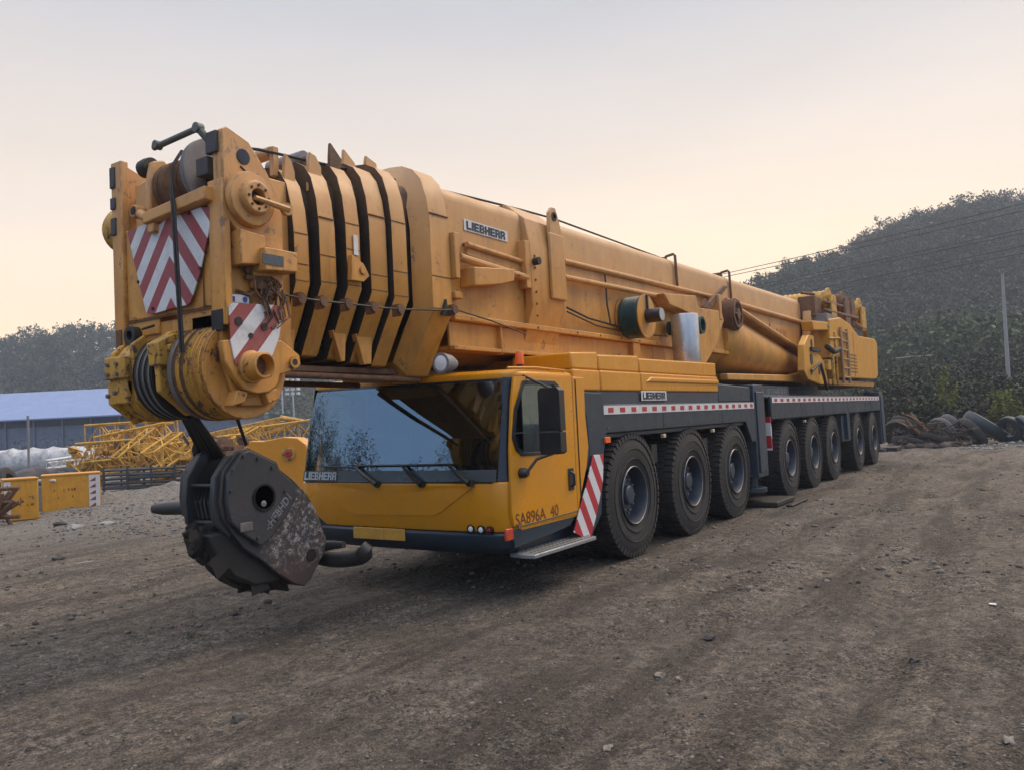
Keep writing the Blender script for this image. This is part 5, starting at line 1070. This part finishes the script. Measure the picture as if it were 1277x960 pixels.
# lattice structures
def lattice(name,P0,P1,wd,ht,n,m_,label,cat,group=None,rc=.045,rb=.022,up=Vector((0,0,1)),tri=False):
    P0=Vector(P0);P1=Vector(P1); ax=(P1-P0).normalized(); sd=ax.cross(up).normalized(); u2=sd.cross(ax).normalized()
    root=empty(name,(P0+P1)/2*1.0,label,cat,group); root.location.z=0
    cor=[(-.5,0),(.5,0),(.5,1),(-.5,1)] if not tri else [(-.5,0),(.5,0),(0,1)]
    K=[[P0+(P1-P0)*i/n+sd*(c[0]*wd)+u2*(c[1]*ht) for i in range(n+1)] for c in cor]
    m=MB()
    for k in K: m.tube([k[0],k[-1]],rc,6)
    m.build('chord',m_,root)
    m=MB(); q=len(K)
    for a in range(q):
        b=(a+1)%q
        for i in range(n): m.tube([K[a][i],K[b][i+1]] if (i+a)%2 else [K[b][i],K[a][i+1]],rb,5); m.tube([K[a][i],K[b][i]],rb,5)
        m.tube([K[a][n],K[b][n]],rb,5)
    m.build('bracing',m_,root); return root
YL=mat('lattice_yellow',(.62,.34,.035),.6,dirt=(.15,.08,.04),dirt_amt=.7,rust=.4,scale=2)
W0=Vector((0,0,0))
def at(px,py,dep): return D(px,py,dep)
YL_lab=['small lattice frame close behind the left side of the hook block','long lattice section behind the yellow girder end','stubby lattice piece above the hook block','orange-yellow lattice section lying across the top of the heap','small upright lattice frame just left of the hanging rope','low flat lattice piece above the wide counterweight box','short lattice piece behind the top of the hook block','worn yellow lattice crane section topmost on the left end of the heap','yellow lattice section lying lowest in the heap of crane parts','short yellow lattice section standing steeply in the middle of the heap','yellow lattice section behind the hook block rope','tilted yellow lattice mast head with crossed braces','small yellow lattice frame right of the dark steel rack']
lat=[((245,590,30),(300,566,31),.7,.7,3),((300,560,34),(392,546,35),1.0,.8,5),((285,575,32),(330,550,33),.8,.7,3),((128,566,33),(215,548,33),.9,.7,5),((225,588,29),(262,556,29.5),.7,.6,3),((112,592,32),(180,585,31),.7,.5,4),((250,580,31.5),(300,560,31),.8,.6,3),((118,556,35),(232,549,34),1.1,.9,6),((110,583,33),(205,577,32),1.2,1.0,5),((160,590,31),(205,553,32),.8,.8,4),((205,585,30),(290,572,31),1.,.9,5),((135,590,33),(160,548,34),.7,.7,3),((195,586,28),(232,560,29),.7,.7,3)]
for (a,b,wd,ht,n),lb in zip(lat,YL_lab): lattice('lattice_section',at(*a),at(*b),wd,ht,n,YL,lb,'lattice section','yellow lattice crane sections in the heap',.05,.03)
lattice('white_lattice_jib',at(62,584,34),at(130,573,36),.5,.35,7,WHT,'narrow white lattice jib lying in front of the sheeted pipe','lattice jib',None,.04,.02)
m=MB()
for (a,b) in (((60,577,36),(205,562,36)),((60,583,36),(130,578,36))): m.tube([at(*a),at(*b)],.05,6)
tag(m.build('pale_pipes',WHT,None,origin=G(100,36)),'two thin whitish pipes resting along the front of the heap','pipe')
# long yellow boom with round bends
m=MB(); P0,P1=at(168,566,33),at(350,525,35); P2=at(376,524,35)
ax=(P1-P0).normalized(); m.loft([[P0+Vector((0,0,z))+Vector((0,0,0))+CRv*s for s,z in ((-.0,-.22),(.35,-.22),(.35,.2),(-.0,.2))] for CRv in (Vector((-ax.y,ax.x,0)),)]+[[P1+Vector((0,0,z))+CRv*s for s,z in ((-.0,-.26),(.35,-.26),(.35,.2),(-.0,.2))] for CRv in (Vector((-ax.y,ax.x,0)),)])
yb=empty('boom_beam',G(270,34),'long yellow box boom lying raised over the heap of crane parts','boom'); m.build('beam',YD,yb,.03)
m=MB(); m.tube([P1+Vector((0,0,.15)),P2,P1+ax*.2-Vector((0,0,.35)),P1-ax*1.6-Vector((0,0,.45))],.12,8); m.build('nose_strut',YD,yb)
m=MB(); m.tube([P0+ax*1.2+Vector((0,0,-.2)),G(190,33.5)],.08,6); m.tube([P1-ax*1.2+Vector((0,0,-.2)),G(340,34.5)],.08,6); m.build('support_leg',YD,yb)
# machine clutter in the heap
for (px,py,dep,s,mt,lb,nm) in [(118,572,32,.55,YD,'jumble of yellow brackets at the left end of the heap','bracket_pile'),(238,575,29,.5,YD,'yellow gearbox with hoses just left of the hook block','gearbox'),(205,566,31,.55,YD,'yellow slewing drive part in the heap','slewing_drive'),(165,562,33,.4,RST,'rusty winch frame lying among yellow lattice','winch_frame'),(290,555,30,.45,RST,'rusty brown frame behind the hook block','scrap_machine')]:
    m=MB(); c=at(px,py,dep)
    for k in range(26):
        q_=c+Vector((random.uniform(-1,1)*s*1.5,random.uniform(-1,1)*s,random.uniform(-.9,.8)*s)); 
        if k%3==0: m.cyl(q_,random.uniform(.08,.22),-.1,.15,random.choice('xyz'),12)
        elif k%3==1: d_=Vector((random.uniform(-1,1),random.uniform(-1,1),random.uniform(-.6,.6)))*s; m.tube([q_-d_,q_+d_*.3,q_+d_],random.uniform(.025,.06),6)
        else: a_=random.uniform(.08,.28); m.box(q_.x-a_,q_.x+a_,q_.y-.1,q_.y+.1,q_.z-a_*.5,q_.z+a_*.6)
    m.box(c.x-s*.6,c.x+s*.6,c.y-s*.3,c.y+s*.3,0,c.z); tag(m.build(nm,mt,None,.01,origin=(c.x,c.y,0)),lb,'machine part')
# crates on which parts rest / dark steel rack
o,u,w=basis(172,27.5); rk=empty('steel_rack',o,'dark rack of long steel bars low in front of the yellow lattice','steel rack')
m=MB()
for k in range(5):
    for j in range(4): a=random.uniform(-.2,.2); m.tube([Lb(o,u,w,-1.35+a,j*.35,.12+k*.15),Lb(o,u,w,1.35+a,j*.35+random.uniform(-.1,.1),.12+k*.15+random.uniform(-.04,.04))],.035,6)
m.build('steel_bars',RBR,rk)
m=MB()
for a in (-1.2,-.4,.4,1.2): m.tube([Lb(o,u,w,a,-.08,0),Lb(o,u,w,a,-.08,.85)],.04,6); m.tube([Lb(o,u,w,a,1.15,0),Lb(o,u,w,a,1.15,.85)],.04,6)
m.build('upright',RBR,rk)
o,u,w=basis(345,41); m=MB()
for k in range(60): a=random.uniform(-1,1.4); m.tube([Lb(o,u,w,a-random.uniform(.4,1.3),random.uniform(-.6,.6),random.uniform(.2,1.6)),Lb(o,u,w,a+random.uniform(.2,1.1),random.uniform(-.6,.6),random.uniform(.4,1.95))],.03,5)
tag(m.build('rebar_bundle',mat('blue_steel',(.05,.075,.13),.55,dirt=(.14,.12,.1),dirt_amt=.5),None,origin=o),'tangled bundle of bluish steel bars behind the yellow girder end','steel bars')
# yellow girder end with bolt
c=G(345,20); o,u,w=basis(345,20); zt=D(345,548,20).z; ye=empty('girder_end',o,'yellow box girder end with a red-ringed bolt beside the windscreen','girder')
sc_=20/1009.
def PX(px,py): return ((px-345)*sc_,D(345,py,20).z)
m=MB(); pts=[PX(308,548),PX(325,549),PX(350,545),PX(368,547),PX(379,556),PX(384,575),PX(384,612),PX(318,612),PX(314,580),PX(306,566)]
m.add([Lb(o,u,w,a,b,z) for b in (0,.8) for a,z in pts],[tuple(range(10)),tuple(range(19,9,-1))]+[(i,i+10,(i+1)%10+10,(i+1)%10) for i in range(10)]); m.build('girder_plate',YC,ye,.02)
m=MB(); a,z=PX(357,566); cc=Lb(o,u,w,a,-.02,z); rg=[]
for r,b in ((.17,.01),(.17,-.04),(.12,-.05),(.12,-.03)): rg.append([Lb(o,u,w,a+r*math.cos(t),b,z+r*math.sin(t)) for t in [2*math.pi*k/20 for k in range(20)]])
m.loft(rg); m.build('bolt_ring',YD,ye)
m=MB(); rg=[[Lb(o,u,w,a+r*math.cos(t),b,z+r*math.sin(t)) for t in [2*math.pi*k/16 for k in range(16)]] for r,b in ((.085,.0),(.085,-.07),(.05,-.08),(.045,-.05))]; m.loft(rg); m.build('bolt',REDM,ye)
# counterweight boxes
def cbox(px0,px1,py0,py1,dep,label,flip,rot):
    o,u,w=basis((px0+px1)/2,dep); c_,s_=math.cos(rot),math.sin(rot); u,w=u*c_+w*s_,w*c_-u*s_; s=dep/1009.; W=(px1-px0)*s/2; Ht=D((px0+px1)/2,py0,dep).z-max(0,0)
    r=empty('counterweight_box',o,label,'counterweight'); m=MB(); obox(m,o,u,w,-W,W,0,.9,.03,Ht-.02); m.build('body',mat('box_orange',(.62,.30,.02),.45,dirt=(.3,.15,.04),dirt_amt=.5,bump=.05,scale=2,streak=.3),r,.02)
    m=MB(); e=-1 if flip else 1; a0,a1=(W*.60,W*.98); a0,a1=(a0,a1) if not flip else (-a1,-a0); obox(m,o,u,w,a0,a1,-.012,-.002,.05,Ht-.06); bd=m.build('hazard_band',WHT,r)
    m=MB(); n=5
    for k in range(n):
        z=.08+k*(Ht-.14)/n; hh=(Ht-.14)/n*.62; aw=(a1-a0)
        m.add([Lb(o,u,w,a0+aw*.02,-.016,z),Lb(o,u,w,a0+aw*.62,-.016,z),Lb(o,u,w,a0+aw*.62,-.016,z+hh),Lb(o,u,w,a0+aw*.02,-.013,z),Lb(o,u,w,a0+aw*.62,-.013,z),Lb(o,u,w,a0+aw*.62,-.013,z+hh)],[(0,1,2),(5,4,3),(0,3,4,1),(1,4,5,2),(2,5,3,0)])
    m.build('hazard_mark',mat('faded_maroon',(.20,.06,.07),.5,dirt_amt=.3,bump=0),bd)
    m=MB(); 
    for k in range(8): a=random.uniform(-W*.8,W*.2) if not flip else random.uniform(-W*.1,W*.7); z=Ht*random.choice((.36,.55,.5)); obox(m,o,u,w,a,a+.02,-.006,-.002,z,z+random.uniform(.03,.07))
    m.build('faded_marking',SCR,r); m=MB(); 
    obox(m,o,u,w,W*.42*e,W*.42*e+.05,-.01,0,Ht*.78,Ht*.84); obox(m,o,u,w,-W-.015,W+.015,-.02,.92,Ht-.04,Ht); m.build('lid_plate',YC,r,.005)
    return r
cbox(54,118,590,628,20.5,'wide orange counterweight box with hazard triangles at its right end',False,.50)
cbox(5,42,596,636,18.3,'narrower orange counterweight box with its hazard band on the left',True,.62)
o,u,w=basis(49,20.3); m=MB(); obox(m,o,u,w,-.22,.18,.1,.6,0,.66); tag(m.build('concrete_block',CON,None,.02,origin=o),'grey concrete block wedged between the two orange counterweight boxes','block')
m=MB(); m.tube([Lb(o,u,w,-1.2,.0,.86),Lb(o,u,w,.35,.0,.80)],.035,8); m.tube([Lb(o,u,w,-1.2,.0,.0),Lb(o,u,w,-1.2,.0,.86)],.03,6); tag(m.build('white_rail',WHT,None,origin=o),'thin white rail across the tops of the orange boxes','rail')
m=MB()
o,u,w=basis(-2,17.2)
for k in range(9): m.tube([Lb(o,u,w,random.uniform(-.6,.28),random.uniform(0,.5),0),Lb(o,u,w,random.uniform(-.6,.26),random.uniform(0,.5),random.uniform(.5,.95))],random.uniform(.03,.06),6)
for z in (.2,.5,.8): m.tube([Lb(o,u,w,-.9,.2,z),Lb(o,u,w,.28,.2,z)],.045,6)
tag(m.build('scrap_rack',RST,None,origin=o),'rusty brown steel frame at the far left edge of the yard','steel frame')
# tarpaulined lumps and tyres behind boxes
for i,(px,dep,s,mt,lb) in enumerate([(22,29,.55,SCK,'grey lumpy sack behind the narrower orange box'),(45,30,.60,SCK,'large pale grey sack between the two orange boxes'),(60,31,.5,BLU,'dark blue covered bundle behind the wide orange box'),(85,30,.45,SCK,'small grey sack behind the wide orange box')]):
    g=G(px,dep); m=MB(); m.ball((g.x,g.y,s*.6),s,3,(1.3,1,.85),.5); tag(m.build('sack',mt,None,origin=g,angle=70),lb,'sack')
def tyre_obj(loc,rot,R,label,group,mt=None):
    m=MB(); m.lathe((0,0,0),[(R*.55,-R*.2),(R*.75,-R*.26),(R*.95,-R*.22),(R,-R*.1),(R,R*.1),(R*.95,R*.22),(R*.75,R*.26),(R*.55,R*.2),(R*.62,0),(R*.55,-R*.2)],'z',28,cap=False); o=m.build('tyre',mt or RUB,None); o.location=loc; o.rotation_euler=rot; return tag(o,label,'tyre',group)
g=G(8,27); tyre_obj((g.x,g.y,.5),(1.2,0,.7),.55,'old tyre leaning behind the narrower orange box',None)
# rubble heap left of hook
for i,(px,py,s,lb) in enumerate([(75,655,.11,'dark flat slab of debris below the wide orange box'),(95,660,.13,'grey broken concrete lump near the debris slab'),(135,655,.12,'small grey rock on the gravel left of the hook block')]):
    p=un(px,py,2,0); m=MB(); m.ball((p[0],p[1],s*.3),s,2,(1.3,1,.5),.6); tag(m.build('debris_lump',CON if i else DRK,None,origin=(p[0],p[1],0),angle=60),lb,'debris')
VR=rng
def heap(name,pxr,dr,n,s0,s1,m_,label,cat):
    Vs=[];Fs=[]
    for k in range(n):
        px=rng.uniform(*pxr); dep=rng.uniform(*dr); g=G(px,dep); s=s0+(s1-s0)*rng.random()**3; V=IV*(1+.5*(rng.random((len(IV),1))-.5))*s*np.array([1.2,1,.6])+np.array([g.x,g.y,gh(g.x,g.y)+s*.2]); Vs.append(V); Fs.append(IF+k*len(IV))
    o=bpy.data.objects.new(name,numesh(name,np.concatenate(Vs),np.concatenate(Fs),m_)); C.objects.link(o); tag(o,label,cat,kind='stuff')
heap('rubble',(60,225),(14,21),900,.010,.04,leafish('grey_rubble',(.08,.08,.085),(.16,.16,.165)),'grey broken rubble spread below the orange boxes','rubble')
# lamp posts seen past the cab
for i,(px,py,pb,dep,lb) in enumerate([(352,474,545,62,'tall grey lamp post with a flat head seen between boom head and cab'),(366,486,545,66,'lamp post with a cluster of floodlights just left of the windscreen')]):
    g=G(px,dep); t=D(px-1,py,dep); r=empty('lamp_post',g,lb,'lamp post'); m=MB(); m.tube([g,t],[.09,.06],8); m.build('pole',CHR,r)
    m=MB()
    if i==0: m.tube([t+Vector((-.6,.2,.05)),t+Vector((.6,-.4,.15))],.08,6)
    else:
        for a in range(3):
            for b in range(4): q_=t+Vector((CR[0]*(a-1)*.45,CR[1]*(a-1)*.45,b*.36-.3)); m.box(q_.x-.13,q_.x+.13,q_.y-.1,q_.y+.1,q_.z-.1,q_.z+.1)
    m.build('lamp_head',WHT,r)
g=G(345,58); m=MB(); o,u,w=basis(345,58); obox(m,o,u,w,-.5,.9,0,.06,2.2,3.1); sgn=empty('sign_board',g,'small green sign board on legs between boom head and cab','sign'); m.build('board',mat('sign_green',(.03,.09,.06),.5,bump=0),sgn); m=MB(); 
for a in(-.3,.7): m.tube([Lb(o,u,w,a,.1,0),Lb(o,u,w,a,.1,2.6)],.04,6)
m.build('leg',GRY,sgn); m=MB(); obox(m,o,u,w,.0,.5,-.03,-.005,2.55,2.75); m.build('sign_print',WHT,sgn)
# ------------------------------------------------------------------ right background
g=G(1257,44); t=D(1250,342,44); m=MB(); m.tube([g+Vector((0,0,-.2)),t],[.13,.075],10); pl_=tag(m.build('utility_pole',mat('pole_concrete',(.30,.29,.28),.85,dirt_amt=.3,bump=.2),None,origin=g),'bare pale concrete pole standing alone in front of the hill','pole')
m=MB(); m.box(t.x-.5,t.x+.0,t.y-.04,t.y+.04,t.z-.5,t.z-.42) if False else None
# wires: run from a hidden pole behind the boom past the right of the view
pa=G(884,72); m=MB(); m.tube([pa,Vector((pa.x,pa.y,D(884,345,72).z))],[.2,.14],10)
up_=empty('utility_pole',pa,'concrete power line pole hidden behind the crane boom','pole'); m.build('pole',mat('pole_concrete',(.3,.29,.28)),up_)
m=MB(); 
for py in (343,349): c=D(884,py,72); m.box(c.x-.06,c.x+.06,c.y-1.,c.y+1.,c.z-.06,c.z+.06)
m.build('cross_arm',GRY,up_)
WR=[((893,344),(1277,254),(1640,152)),((893,348),(1277,263),(1640,170)),((905,364),(1277,286),(1640,200)),((905,368),(1277,291),(1640,212)),((930,379),(1277,307),(1640,230)),((935,383),(1277,316),(1640,246))]
WL=['uppermost power wire crossing in front of the hill','second power wire from the top, just under the uppermost','third power wire from the top across the hill','fourth power wire from the top, close under the third','fifth power wire from the top across the darker slope','lowest power wire crossing the hill']
for (a,b,c),lb in zip(WR,WL):
    A_=D(*a,72); C_=D(*c,40); mid=D(*b,52); P=[]
    for k in range(25):
        s=k/24.; 
        # quadratic through the three points
        P.append(A_*(1-s)**2+ (mid*2-(A_+C_)*.5)*(2*s*(1-s))+C_*s*s)
    m=MB(); m.tube(P,.028,5); tag(m.build('power_line',DRK,None,origin=pa),lb,'power line','power lines in front of the hill')
# white rail fence line
A_,B_=D(1117,447,60),D(1166,443,60); wr=empty('rail_fence',Vector((A_.x,A_.y,0)),'single pale rail on dark posts in the scrub right of the crane cabinet','fence'); m=MB(); m.tube([A_,B_],.04,6); m.build('top_rail',CON,wr)
for k in range(5): q_=A_.lerp(B_,k/4); m=MB(); m.tube([Vector((q_.x,q_.y,0)),q_],.035,6); m.build('post',BRK,wr)
# scrap heap
def ball_thing(nm,px,py,dep,s,sq,mt,lb,cat,jit=.4,grp=None):
    p=D(px,py,dep); m=MB(); m.ball((p.x,p.y,max(p.z,.1)),s,3,sq,jit); return tag(m.build(nm,mt,None,origin=(p.x,p.y,0),angle=75),lb,cat,grp)
DEP=31.
g=G(1118,31); tyre_obj((g.x,g.y-.0,.5),(1.1,.2,1.2),.62,'worn black tyre leaning behind the rear wheel of the crane',None)
g=G(1128,30.3); tyre_obj((g.x,g.y,.22),(.25,.1,.3),.58,'black tyre lying nearly flat in front of the leaning tyre',None)
g=G(1124,31.6); tyre_obj((g.x,g.y,.85),(.5,.4,.3),.5,'smaller tyre topmost on the pile beside the rear wheel',None)
for px,dep,z,rt,R,mt,lb in ((1170,31,.52,(1.25,.1,.9),.56,SCK,'grey worn tyre standing in the middle of the scrap heap'),(1184,31.6,.62,(1.0,.3,.4),.60,SCK,'pale dusty tyre leaning at the right end of the scrap heap'),(1157,30.2,.30,(.35,.2,.3),.46,RUB,'small black tyre low at the front of the scrap heap'),
    (1226,31.5,.60,(.62,-.25,.5),0.88,BLU,'very large dark tyre lying tilted right of the scrap heap'),(1207,30.9,.42,(.9,.4,.2),.66,RUB,'dark tyre slumped against the very large tilted tyre')):
    g=G(px,dep); tyre_obj((g.x,g.y,z),rt,R,lb,None,mt)
for px,dep,z,rt,R,lb in ((1256,30.6,.50,(1.35,.2,.9),.50,'blue-grey tyre standing left of the tyre at the edge'),(1273,30.2,.50,(1.3,-.1,.5),.52,'tyre with its open side out at the right edge of the yard'),(1296,30.4,.45,(1.2,.1,.8),.52,'last tyre of the row, just past the scrap')):
    g=G(px,dep); tyre_obj((g.x,g.y,z),rt,R,lb,None,BLU)
lbs=['rusty bent bar sticking up from the scrap heap','long brown beam lying diagonally across the scrap heap','second diagonal beam just under the first in the scrap heap','thin steel rod across the front of the scrap heap','rusty angle bar low on the scrap heap','short brown beam at the foot of the scrap heap','twisted pipe on top of the scrap heap','bent strip of metal on the left of the heap']
bars=[((1128,518),(1133,505),.03),((1135,515),(1172,553),.06),((1130,524),(1165,556),.06),((1140,560),(1190,553),.03),((1140,535),(1160,548),.045),((1150,556),(1180,560),.06),((1125,515),(1150,528),.045),((1118,525),(1135,533),.035)]
for ((x0,y0),(x1,y1),r_),lb in zip(bars,lbs):
    a,b=D(x0,y0,30.6),D(x1,y1,29.8); a.z=max(a.z,.05); b.z=max(b.z,.05); m=MB(); m.tube([a,(a+b)/2+Vector((0,0,random.uniform(-.05,.05))),b],r_,6); tag(m.build('scrap_bar',RST if r_!=.03 else DRK,None,origin=(a.x,a.y,0)),lb,'scrap metal','scrap bars in the heap')
heap('scrap_litter',(1108,1200),(29.8,32),900,.03,.28,leafish('scrap_mix',(.03,.025,.022),(.15,.11,.09)),'fine dark scrap and litter heaped around the tyres','scrap')
heap('litter',(1190,1290),(28,30.5),240,.02,.10,leafish('pale_litter',(.08,.08,.07),(.28,.28,.26)),'pale litter strewn below the tarpaulin','litter')
m=MB(); p=un(1112,563,2,0); m.box(p[0]-.5,p[0]+.5,p[1]-.25,p[1]+.25,.02,.18); tag(m.build('jack_pad',DRK,None,.02,origin=(p[0],p[1],0)),'thick dark pad lying behind the rear wheel of the crane','pad')
m=MB(); p=un(975,628,2,0); m.box(p[0]-.6,p[0]+.5,p[1]-.1,p[1]+.6,.01,.10); m.box(p[0]-.5,p[0]+.6,p[1]-.32,p[1]-.2,.01,.05); tag(m.build('jack_pad',DRK,None,.02,origin=(p[0],p[1],0)),'black timber pad on the ground between the third and fourth wheels','pad')
m=MB()
for k in range(150):
    px=random.uniform(1110,1205); dep=random.uniform(29.6,31.6); g=G(px,dep); z=random.uniform(.05,.95)*(1-.4*abs(px-1150)/60); L=random.uniform(.2,.8)
    P=[Vector((g.x,g.y,z))]
    for j in range(3): P.append(P[-1]+Vector((random.uniform(-1,1),random.uniform(-1,1),random.uniform(-.5,.45)))*L*.5); P[-1].z=max(.03,P[-1].z)
    m.tube(P,random.choice((.012,.02,.03)),5)
tag(m.build('tangled_scrap',mat('scrap_dark',(.055,.038,.03),.8,dirt_amt=.6),None,origin=G(1155,30.5)),'tangle of rusty wire and rods woven through the scrap heap','scrap metal')
bk=bpy.data.objects.new('undergrowth',vmix([leaves(tuple(D(px,0,dep).xy)+(h_*.5,),(2.4,2.4,h_*.55),900,.13) for px,dep,h_ in [(x,rng.uniform(43,60),rng.uniform(1.4,2.8)) for x in range(1085,1420,7)]],'undergrowth',LF3)); C.objects.link(bk); tag(bk,'continuous dark brown scrub bank below the wooded hill','undergrowth',kind='stuff')
# ------------------------------------------------------------------ haze
m=MB(); m.box(-590,590,-590,590,-3,110); hz=m.build('haze',None,None,smooth=False); hz.data.materials.clear()
hm=bpy.data.materials.new('haze'); hm.use_nodes=True; nn=hm.node_tree; nn.nodes.remove(nn.nodes['Principled BSDF']); pv=nn.nodes.new('ShaderNodeVolumePrincipled'); pv.inputs['Color'].default_value=(.70,.79,.95,1); pv.inputs['Density'].default_value=.0010; pv.inputs['Anisotropy'].default_value=.3
nn.links.new(pv.outputs[0],[x for x in nn.nodes if x.type=='OUTPUT_MATERIAL'][0].inputs['Volume']); hz.data.materials.append(hm); tag(hz,'thin pale blue evening haze over the yard','haze',kind='stuff'); hz.display_type='WIRE'
# ------------------------------------------------------------------ light
SUN_AZ=cam_az-R_(62); SUN_EL=R_(48)
sd=Vector((math.cos(SUN_AZ)*math.cos(SUN_EL),math.sin(SUN_AZ)*math.cos(SUN_EL),math.sin(SUN_EL)))
L=bpy.data.lights.new('sun','SUN'); L.energy=2.0; L.angle=R_(24); L.color=(1,.80,.60); so=bpy.data.objects.new('sun',L); C.objects.link(so); so.rotation_euler=sd.to_track_quat('Z','Y').to_euler()
wd=bpy.data.worlds.new('World'); sc.world=wd; wd.use_nodes=True; nt=wd.node_tree; bg=nt.nodes['Background']
class WN(NT):
    def __init__(s): s.n=nt.nodes; s.l=nt.links
t=WN(); tc=t.new('ShaderNodeTexCoord'); sp=t.new('ShaderNodeSeparateXYZ'); t.link(tc.outputs['Generated'],sp.inputs[0])
sky=t.new('ShaderNodeTexSky'); sky.sky_type='NISHITA'; sky.sun_disc=False; sky.sun_elevation=SUN_EL; sky.sun_rotation=math.pi/2-SUN_AZ; sky.dust_density=4; sky.air_density=1.2; sky.altitude=0
vm=t.new('ShaderNodeVectorMath',operation='DOT_PRODUCT'); t.link(tc.outputs['Generated'],vm.inputs[0]); ga=cam_az-R_(11); vm.inputs[1].default_value=(math.cos(ga),math.sin(ga),0)
zf=sp.outputs['Z']
warm=t.mix(t.ramp(zf,.03,.24),(1.62,1.08,.47),(1.17,.945,.71)); warm=t.mix(t.ramp(zf,.20,.46),warm,(.615,.605,.625)); 
cool=t.mix(t.ramp(zf,0.,.45),(.40,.62,.95),(.40,.58,.88))
veil=t.mix(t.ramp(vm.outputs['Value'],.62,-.25),warm,cool); gl_=t.math('MULTIPLY',t.ramp(vm.outputs['Value'],.86,.995),t.ramp(zf,.34,.04,0,1)); veil=t.mix(t.math('MULTIPLY',gl_,.6),veil,(1.75,1.22,.62)); veil=t.mix(t.ramp(zf,.50,.85),veil,(1.75,1.72,1.74))  # zenith above the view is raised as added top light
# blend 0.1 x physical sky with the hazy veil of a bright dusk
ns_=t.new('ShaderNodeVectorMath',operation='SCALE'); t.link(sky.outputs[0],ns_.inputs[0]); ns_.inputs['Scale'].default_value=.05
mpp=t.new('ShaderNodeMapping'); mpp.inputs['Scale'].default_value=(1,1,5); t.link(tc.outputs['Generated'],mpp.inputs['Vector']); cn=t.ramp(t.noise(mpp.outputs[0],1.6,5,.55),.3,.7,.95,1.05)
cbs=t.new('ShaderNodeCombineColor'); [t.link(cn,cbs.inputs[i_]) for i_ in range(3)]
colr=t.mix(1.,t.mix(.08,veil,ns_.outputs[0]),cbs.outputs[0],'MULTIPLY'); t.link(colr,bg.inputs['Color']); bg.inputs['Strength'].default_value=1.08
sc.view_settings.view_transform='Standard'; sc.view_settings.look='None'; sc.view_settings.exposure=.08; sc.view_settings.gamma=1; sc.view_settings.use_curve_mapping=False
sc.render.engine='CYCLES'; sc.cycles.use_denoising=True; sc.cycles.max_bounces=6; sc.cycles.diffuse_bounces=3; sc.cycles.glossy_bounces=3; sc.cycles.transparent_max_bounces=12; sc.cycles.volume_bounces=1

# ------------------------------------------------------------------ separate left and right copies of paired parts
def split(o,how):
    me=o.data; bm=bmesh.new(); bm.from_mesh(me); bm.verts.ensure_lookup_table(); seen={}; g=0
    for v in bm.verts:
        if v.index in seen: continue
        st=[v]; seen[v.index]=g
        while st:
            q=st.pop()
            for e in q.link_edges:
                w=e.other_vert(q)
                if w.index not in seen: seen[w.index]=g; st.append(w)
        g+=1
    ys=[[] for _ in range(g)]
    for v in bm.verts: ys[seen[v.index]].append(v.co.y)
    key=[(0 if sum(y)/len(y)<0 else 1) if how=='side' else i for i,y in enumerate(ys)]; bm.free()
    ks=sorted(set(key))
    for k in ks[1:]:
        c=o.copy(); c.data=me.copy(); C.objects.link(c); b=bmesh.new(); b.from_mesh(c.data); b.verts.ensure_lookup_table(); bmesh.ops.delete(b,geom=[v for v in b.verts if key[seen[v.index]]!=k],context='VERTS'); b.to_mesh(c.data); b.free()
    b=bmesh.new(); b.from_mesh(me); b.verts.ensure_lookup_table(); bmesh.ops.delete(b,geom=[v for v in b.verts if key[seen[v.index]]!=ks[0]],context='VERTS'); b.to_mesh(me); b.free()
for o in list(bpy.data.objects):
    if o.type!='MESH': continue
    nm=o.name.split('.')[0]
    if nm in ('head_cheek','pin_boss','lower_cheek','bumper_pad','guide_fin','boom_ledge','turntable_frame','jack','boom_lower_plate','rope_roller','mud_flap_post','windscreen_pillar'): split(o,'side')
    elif nm in ('pipe_bracket','support_leg','reel_flange','safety_pad'): split(o,'all')
